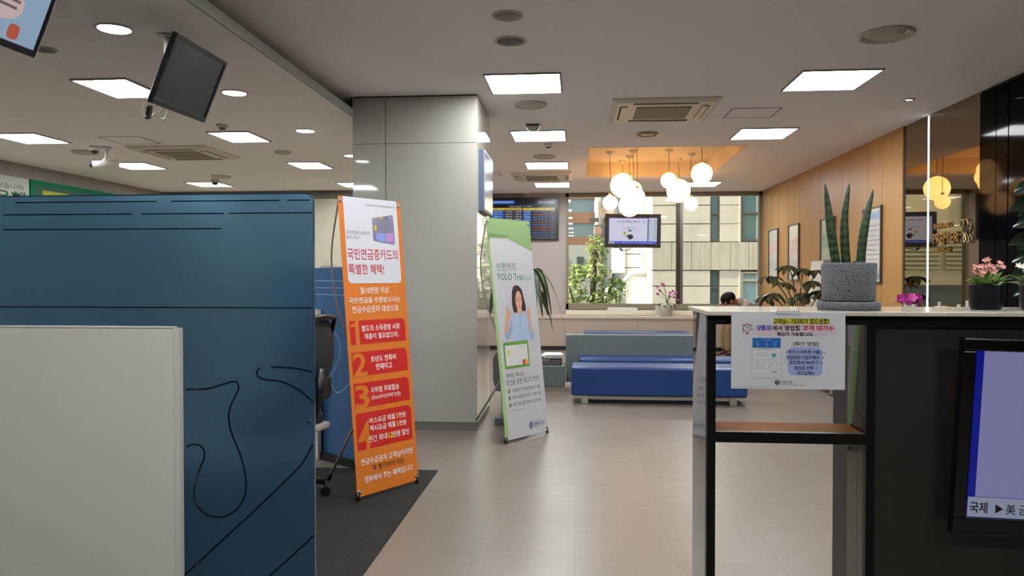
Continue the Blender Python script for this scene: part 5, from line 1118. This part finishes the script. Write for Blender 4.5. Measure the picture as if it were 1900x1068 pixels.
# ------------------------------------------------------------------ things on the counter
M_rock = mat('lava_stone', '#5a5a5c', .95)
nt, b = nodes_of(M_rock); tc = nt.nodes.new('ShaderNodeTexCoord'); mp = nt.nodes.new('ShaderNodeMapping'); mp.inputs['Scale'].default_value = (1, 1, 1.6)
vo = nt.nodes.new('ShaderNodeTexVoronoi'); vo.inputs['Scale'].default_value = 150; no = nt.nodes.new('ShaderNodeTexNoise'); no.inputs['Scale'].default_value = 190; no.inputs['Detail'].default_value = 4
cr = nt.nodes.new('ShaderNodeValToRGB'); cr.color_ramp.elements[0].position = .36; cr.color_ramp.elements[0].color = (*lin('#39393b'), 1); cr.color_ramp.elements[1].position = .47; cr.color_ramp.elements[1].color = (*lin('#626265'), 1)
nt.links.new(tc.outputs['Object'], mp.inputs[0]); nt.links.new(mp.outputs[0], no.inputs['Vector']); nt.links.new(no.outputs[0], cr.inputs[0]); nt.links.new(cr.outputs[0], b.inputs['Base Color'])
bp = nt.nodes.new('ShaderNodeBump'); bp.inputs['Strength'].default_value = .6; bp.inputs['Distance'].default_value = .004; nt.links.new(no.outputs[0], bp.inputs['Height']); nt.links.new(bp.outputs[0], b.inputs['Normal'])
t = thing('potted_sansevieria', 'grey porous stone pot on the counter with three upright green spikes', 'potted plant', (.7455, 2.17, 1.247))
MB().lathe([(.001, 0), (.077, 0), (.081, .003), (.082, .02), (.08, .023), (.070, .023), (.001, .021)], (0, 0, 0), 48).build('saucer', M_rock, t)
MB().lathe([(.001, .0235), (.066, .0235), (.0685, .028), (.0715, .123), (.070, .128), (.064, .129), (.062, .12), (.001, .118)], (0, 0, 0), 48).build('pot', M_rock, t)
M_spike = mat('spike_leaf', '#2b3d20', .4)
nt, b = nodes_of(M_spike); tc = nt.nodes.new('ShaderNodeTexCoord'); wv = nt.nodes.new('ShaderNodeTexWave'); wv.bands_direction = 'Z'; wv.inputs['Scale'].default_value = 14; wv.inputs['Distortion'].default_value = 5; wv.inputs['Detail Scale'].default_value = 4
cr = nt.nodes.new('ShaderNodeValToRGB'); cr.color_ramp.elements[0].color = (*lin('#1c2c18'), 1); cr.color_ramp.elements[1].color = (*lin('#3a4c2a'), 1)
nt.links.new(tc.outputs['Object'], wv.inputs[0]); nt.links.new(wv.outputs[0], cr.inputs[0]); nt.links.new(cr.outputs[0], b.inputs['Base Color'])
for pts in (((-.0325, 0, .118), (-.046, 0, .2), (-.055, 0, .27), (-.0645, 0, .347)), ((-.0025, .01, .118), (-.008, .01, .18), (-.0085, .01, .26), (.0035, .01, .348)), ((.031, .0, .118), (.036, 0, .19), (.047, 0, .26), (.0635, 0, .330))):
    sp = smooth([Vector(p) for p in pts], 6); n_ = len(sp); rs = [.0125 * (1 - .04 * (i / n_)) * (1 if i < n_ * .35 else max(.12, 1 - ((i - n_ * .35) / (n_ * .65)) ** 2.0)) for i in range(n_)]
    MB().tube(sp, rs, 12).build('spike_leaf', M_spike, t)
MB().lathe([(.001, .135), (.012, .132), (.016, .118)], (.015, -.02, 0), 16).build('soil_stone', mat('dark_stone', '#232323', .8), t)

M_navy = mat('navy_ceramic', '#040812', .3, spec=.15)
def flower_pot(loc, label, colour, r, seed, heads):
    t = thing('flower_pot', label, 'potted plant', loc, 0, 'small navy flower pots on the counter')
    MB().lathe([(.001, 0), (r * .86, 0), (r * .95, .004), (r, .015), (r, .062), (r * 1.05, .066), (r * 1.05, .070), (r * .96, .070), (r * .93, .06), (.001, .058)], (0, 0, 0), 40).build('pot', M_navy, t)
    rn = random.Random(seed); lf_ = MB()
    for k in range(17):
        az = k * 2.4; up_ = rn.uniform(.25, 1.5); l_ = rn.uniform(.045, .07); d = Vector((math.cos(az), math.sin(az), up_)).normalized()
        leaf_quad(lf_, (math.cos(az) * .012, math.sin(az) * .012, .058), d, (0, 0, 1) if up_ < 1 else (-math.cos(az), -math.sin(az), .3), l_, l_ * .22)
    lf_.build('leaves', M_leaf, t)
    st_ = MB()
    for hx, hy, hz in heads: st_.tube(smooth([(hx * .2, hy * .2, .058), (hx * .6, hy * .6, hz * .75 + .01), (hx, hy, hz)], 4), .0012, 5)
    st_.build('stems', M_leaf, t)
    for hx, hy, hz in heads:
        f_ = MB(); dv = Vector((hx * 6, hy * 4 - .55, .6)) + Vector((rn.uniform(-.4, .4), rn.uniform(-.3, .3), rn.uniform(-.2, .4)))
        petal_flower(f_, (hx, hy, hz), dv, .0085, 5, .36, .3); f_.tube([(hx, hy, hz - .009), (hx, hy, hz)], [.001, .0022], 6); f_.build('flower', colour, t)
M_pink = mat('pink_petal', '#cb8a80', .6); M_wpet = mat('white_petal', '#d3d2bd', .6)
rn = random.Random(21)
hp = [(rn.uniform(-.036, .036), rn.uniform(-.025, .02), rn.uniform(.093, .122)) for _ in range(20)] + [(.004, 0, .137), (-.002, 0, .134), (.036, 0, .128), (.038, -.01, .118)]
flower_pot((1.1215, 2.2, 1.247), 'navy flower pot with a dense bunch of pink blossoms', M_pink, .0405, 4, hp)
hw_ = [(rn.uniform(-.026, .04), rn.uniform(-.025, .02), rn.uniform(.09, .122)) for _ in range(18)] + [(-.015, 0, .142), (-.05, 0, .121), (-.043, -.004, .118), (-.034, 0, .104), (-.012, 0, .138)]
flower_pot((1.2578, 2.2, 1.247), 'navy flower pot with white blossoms in front of the black glass wall', M_wpet, .0425, 9, hw_)
t = thing('trailing_plant', 'dark glossy leaves of a plant reaching in beside the white flower pot', 'potted plant', (1.348, 2.335, 1.247))
MB().lathe([(.001, 0), (.035, 0), (.045, .06), (.04, .06), (.001, .055)], (0, 0, 0), 24).build('pot', M_navy, t)
lg = MB(); M_gl = mat('glossy_dark_leaf', '#1d2a1c', .15)
lg2 = MB()
for k in range(7):
    z_ = .07 + .05 * k; s_ = -1 if k % 2 else 1
    for q, dx in enumerate((-.9, -.55, .8)): leaf_quad(lg, (.0, -.004 * q, z_ + .012 * q), (dx, -.35 * s_ * (q + .4), -.35 - .35 * q), (0, -1, .35), .095, .024)
lg2.tube(smooth([(0, 0, .05), (.004, 0, .2), (-.01, 0, .40)], 6), .003, 6)
lg2.build('stem', M_gl, t); lg.build('leaves', M_gl, t)
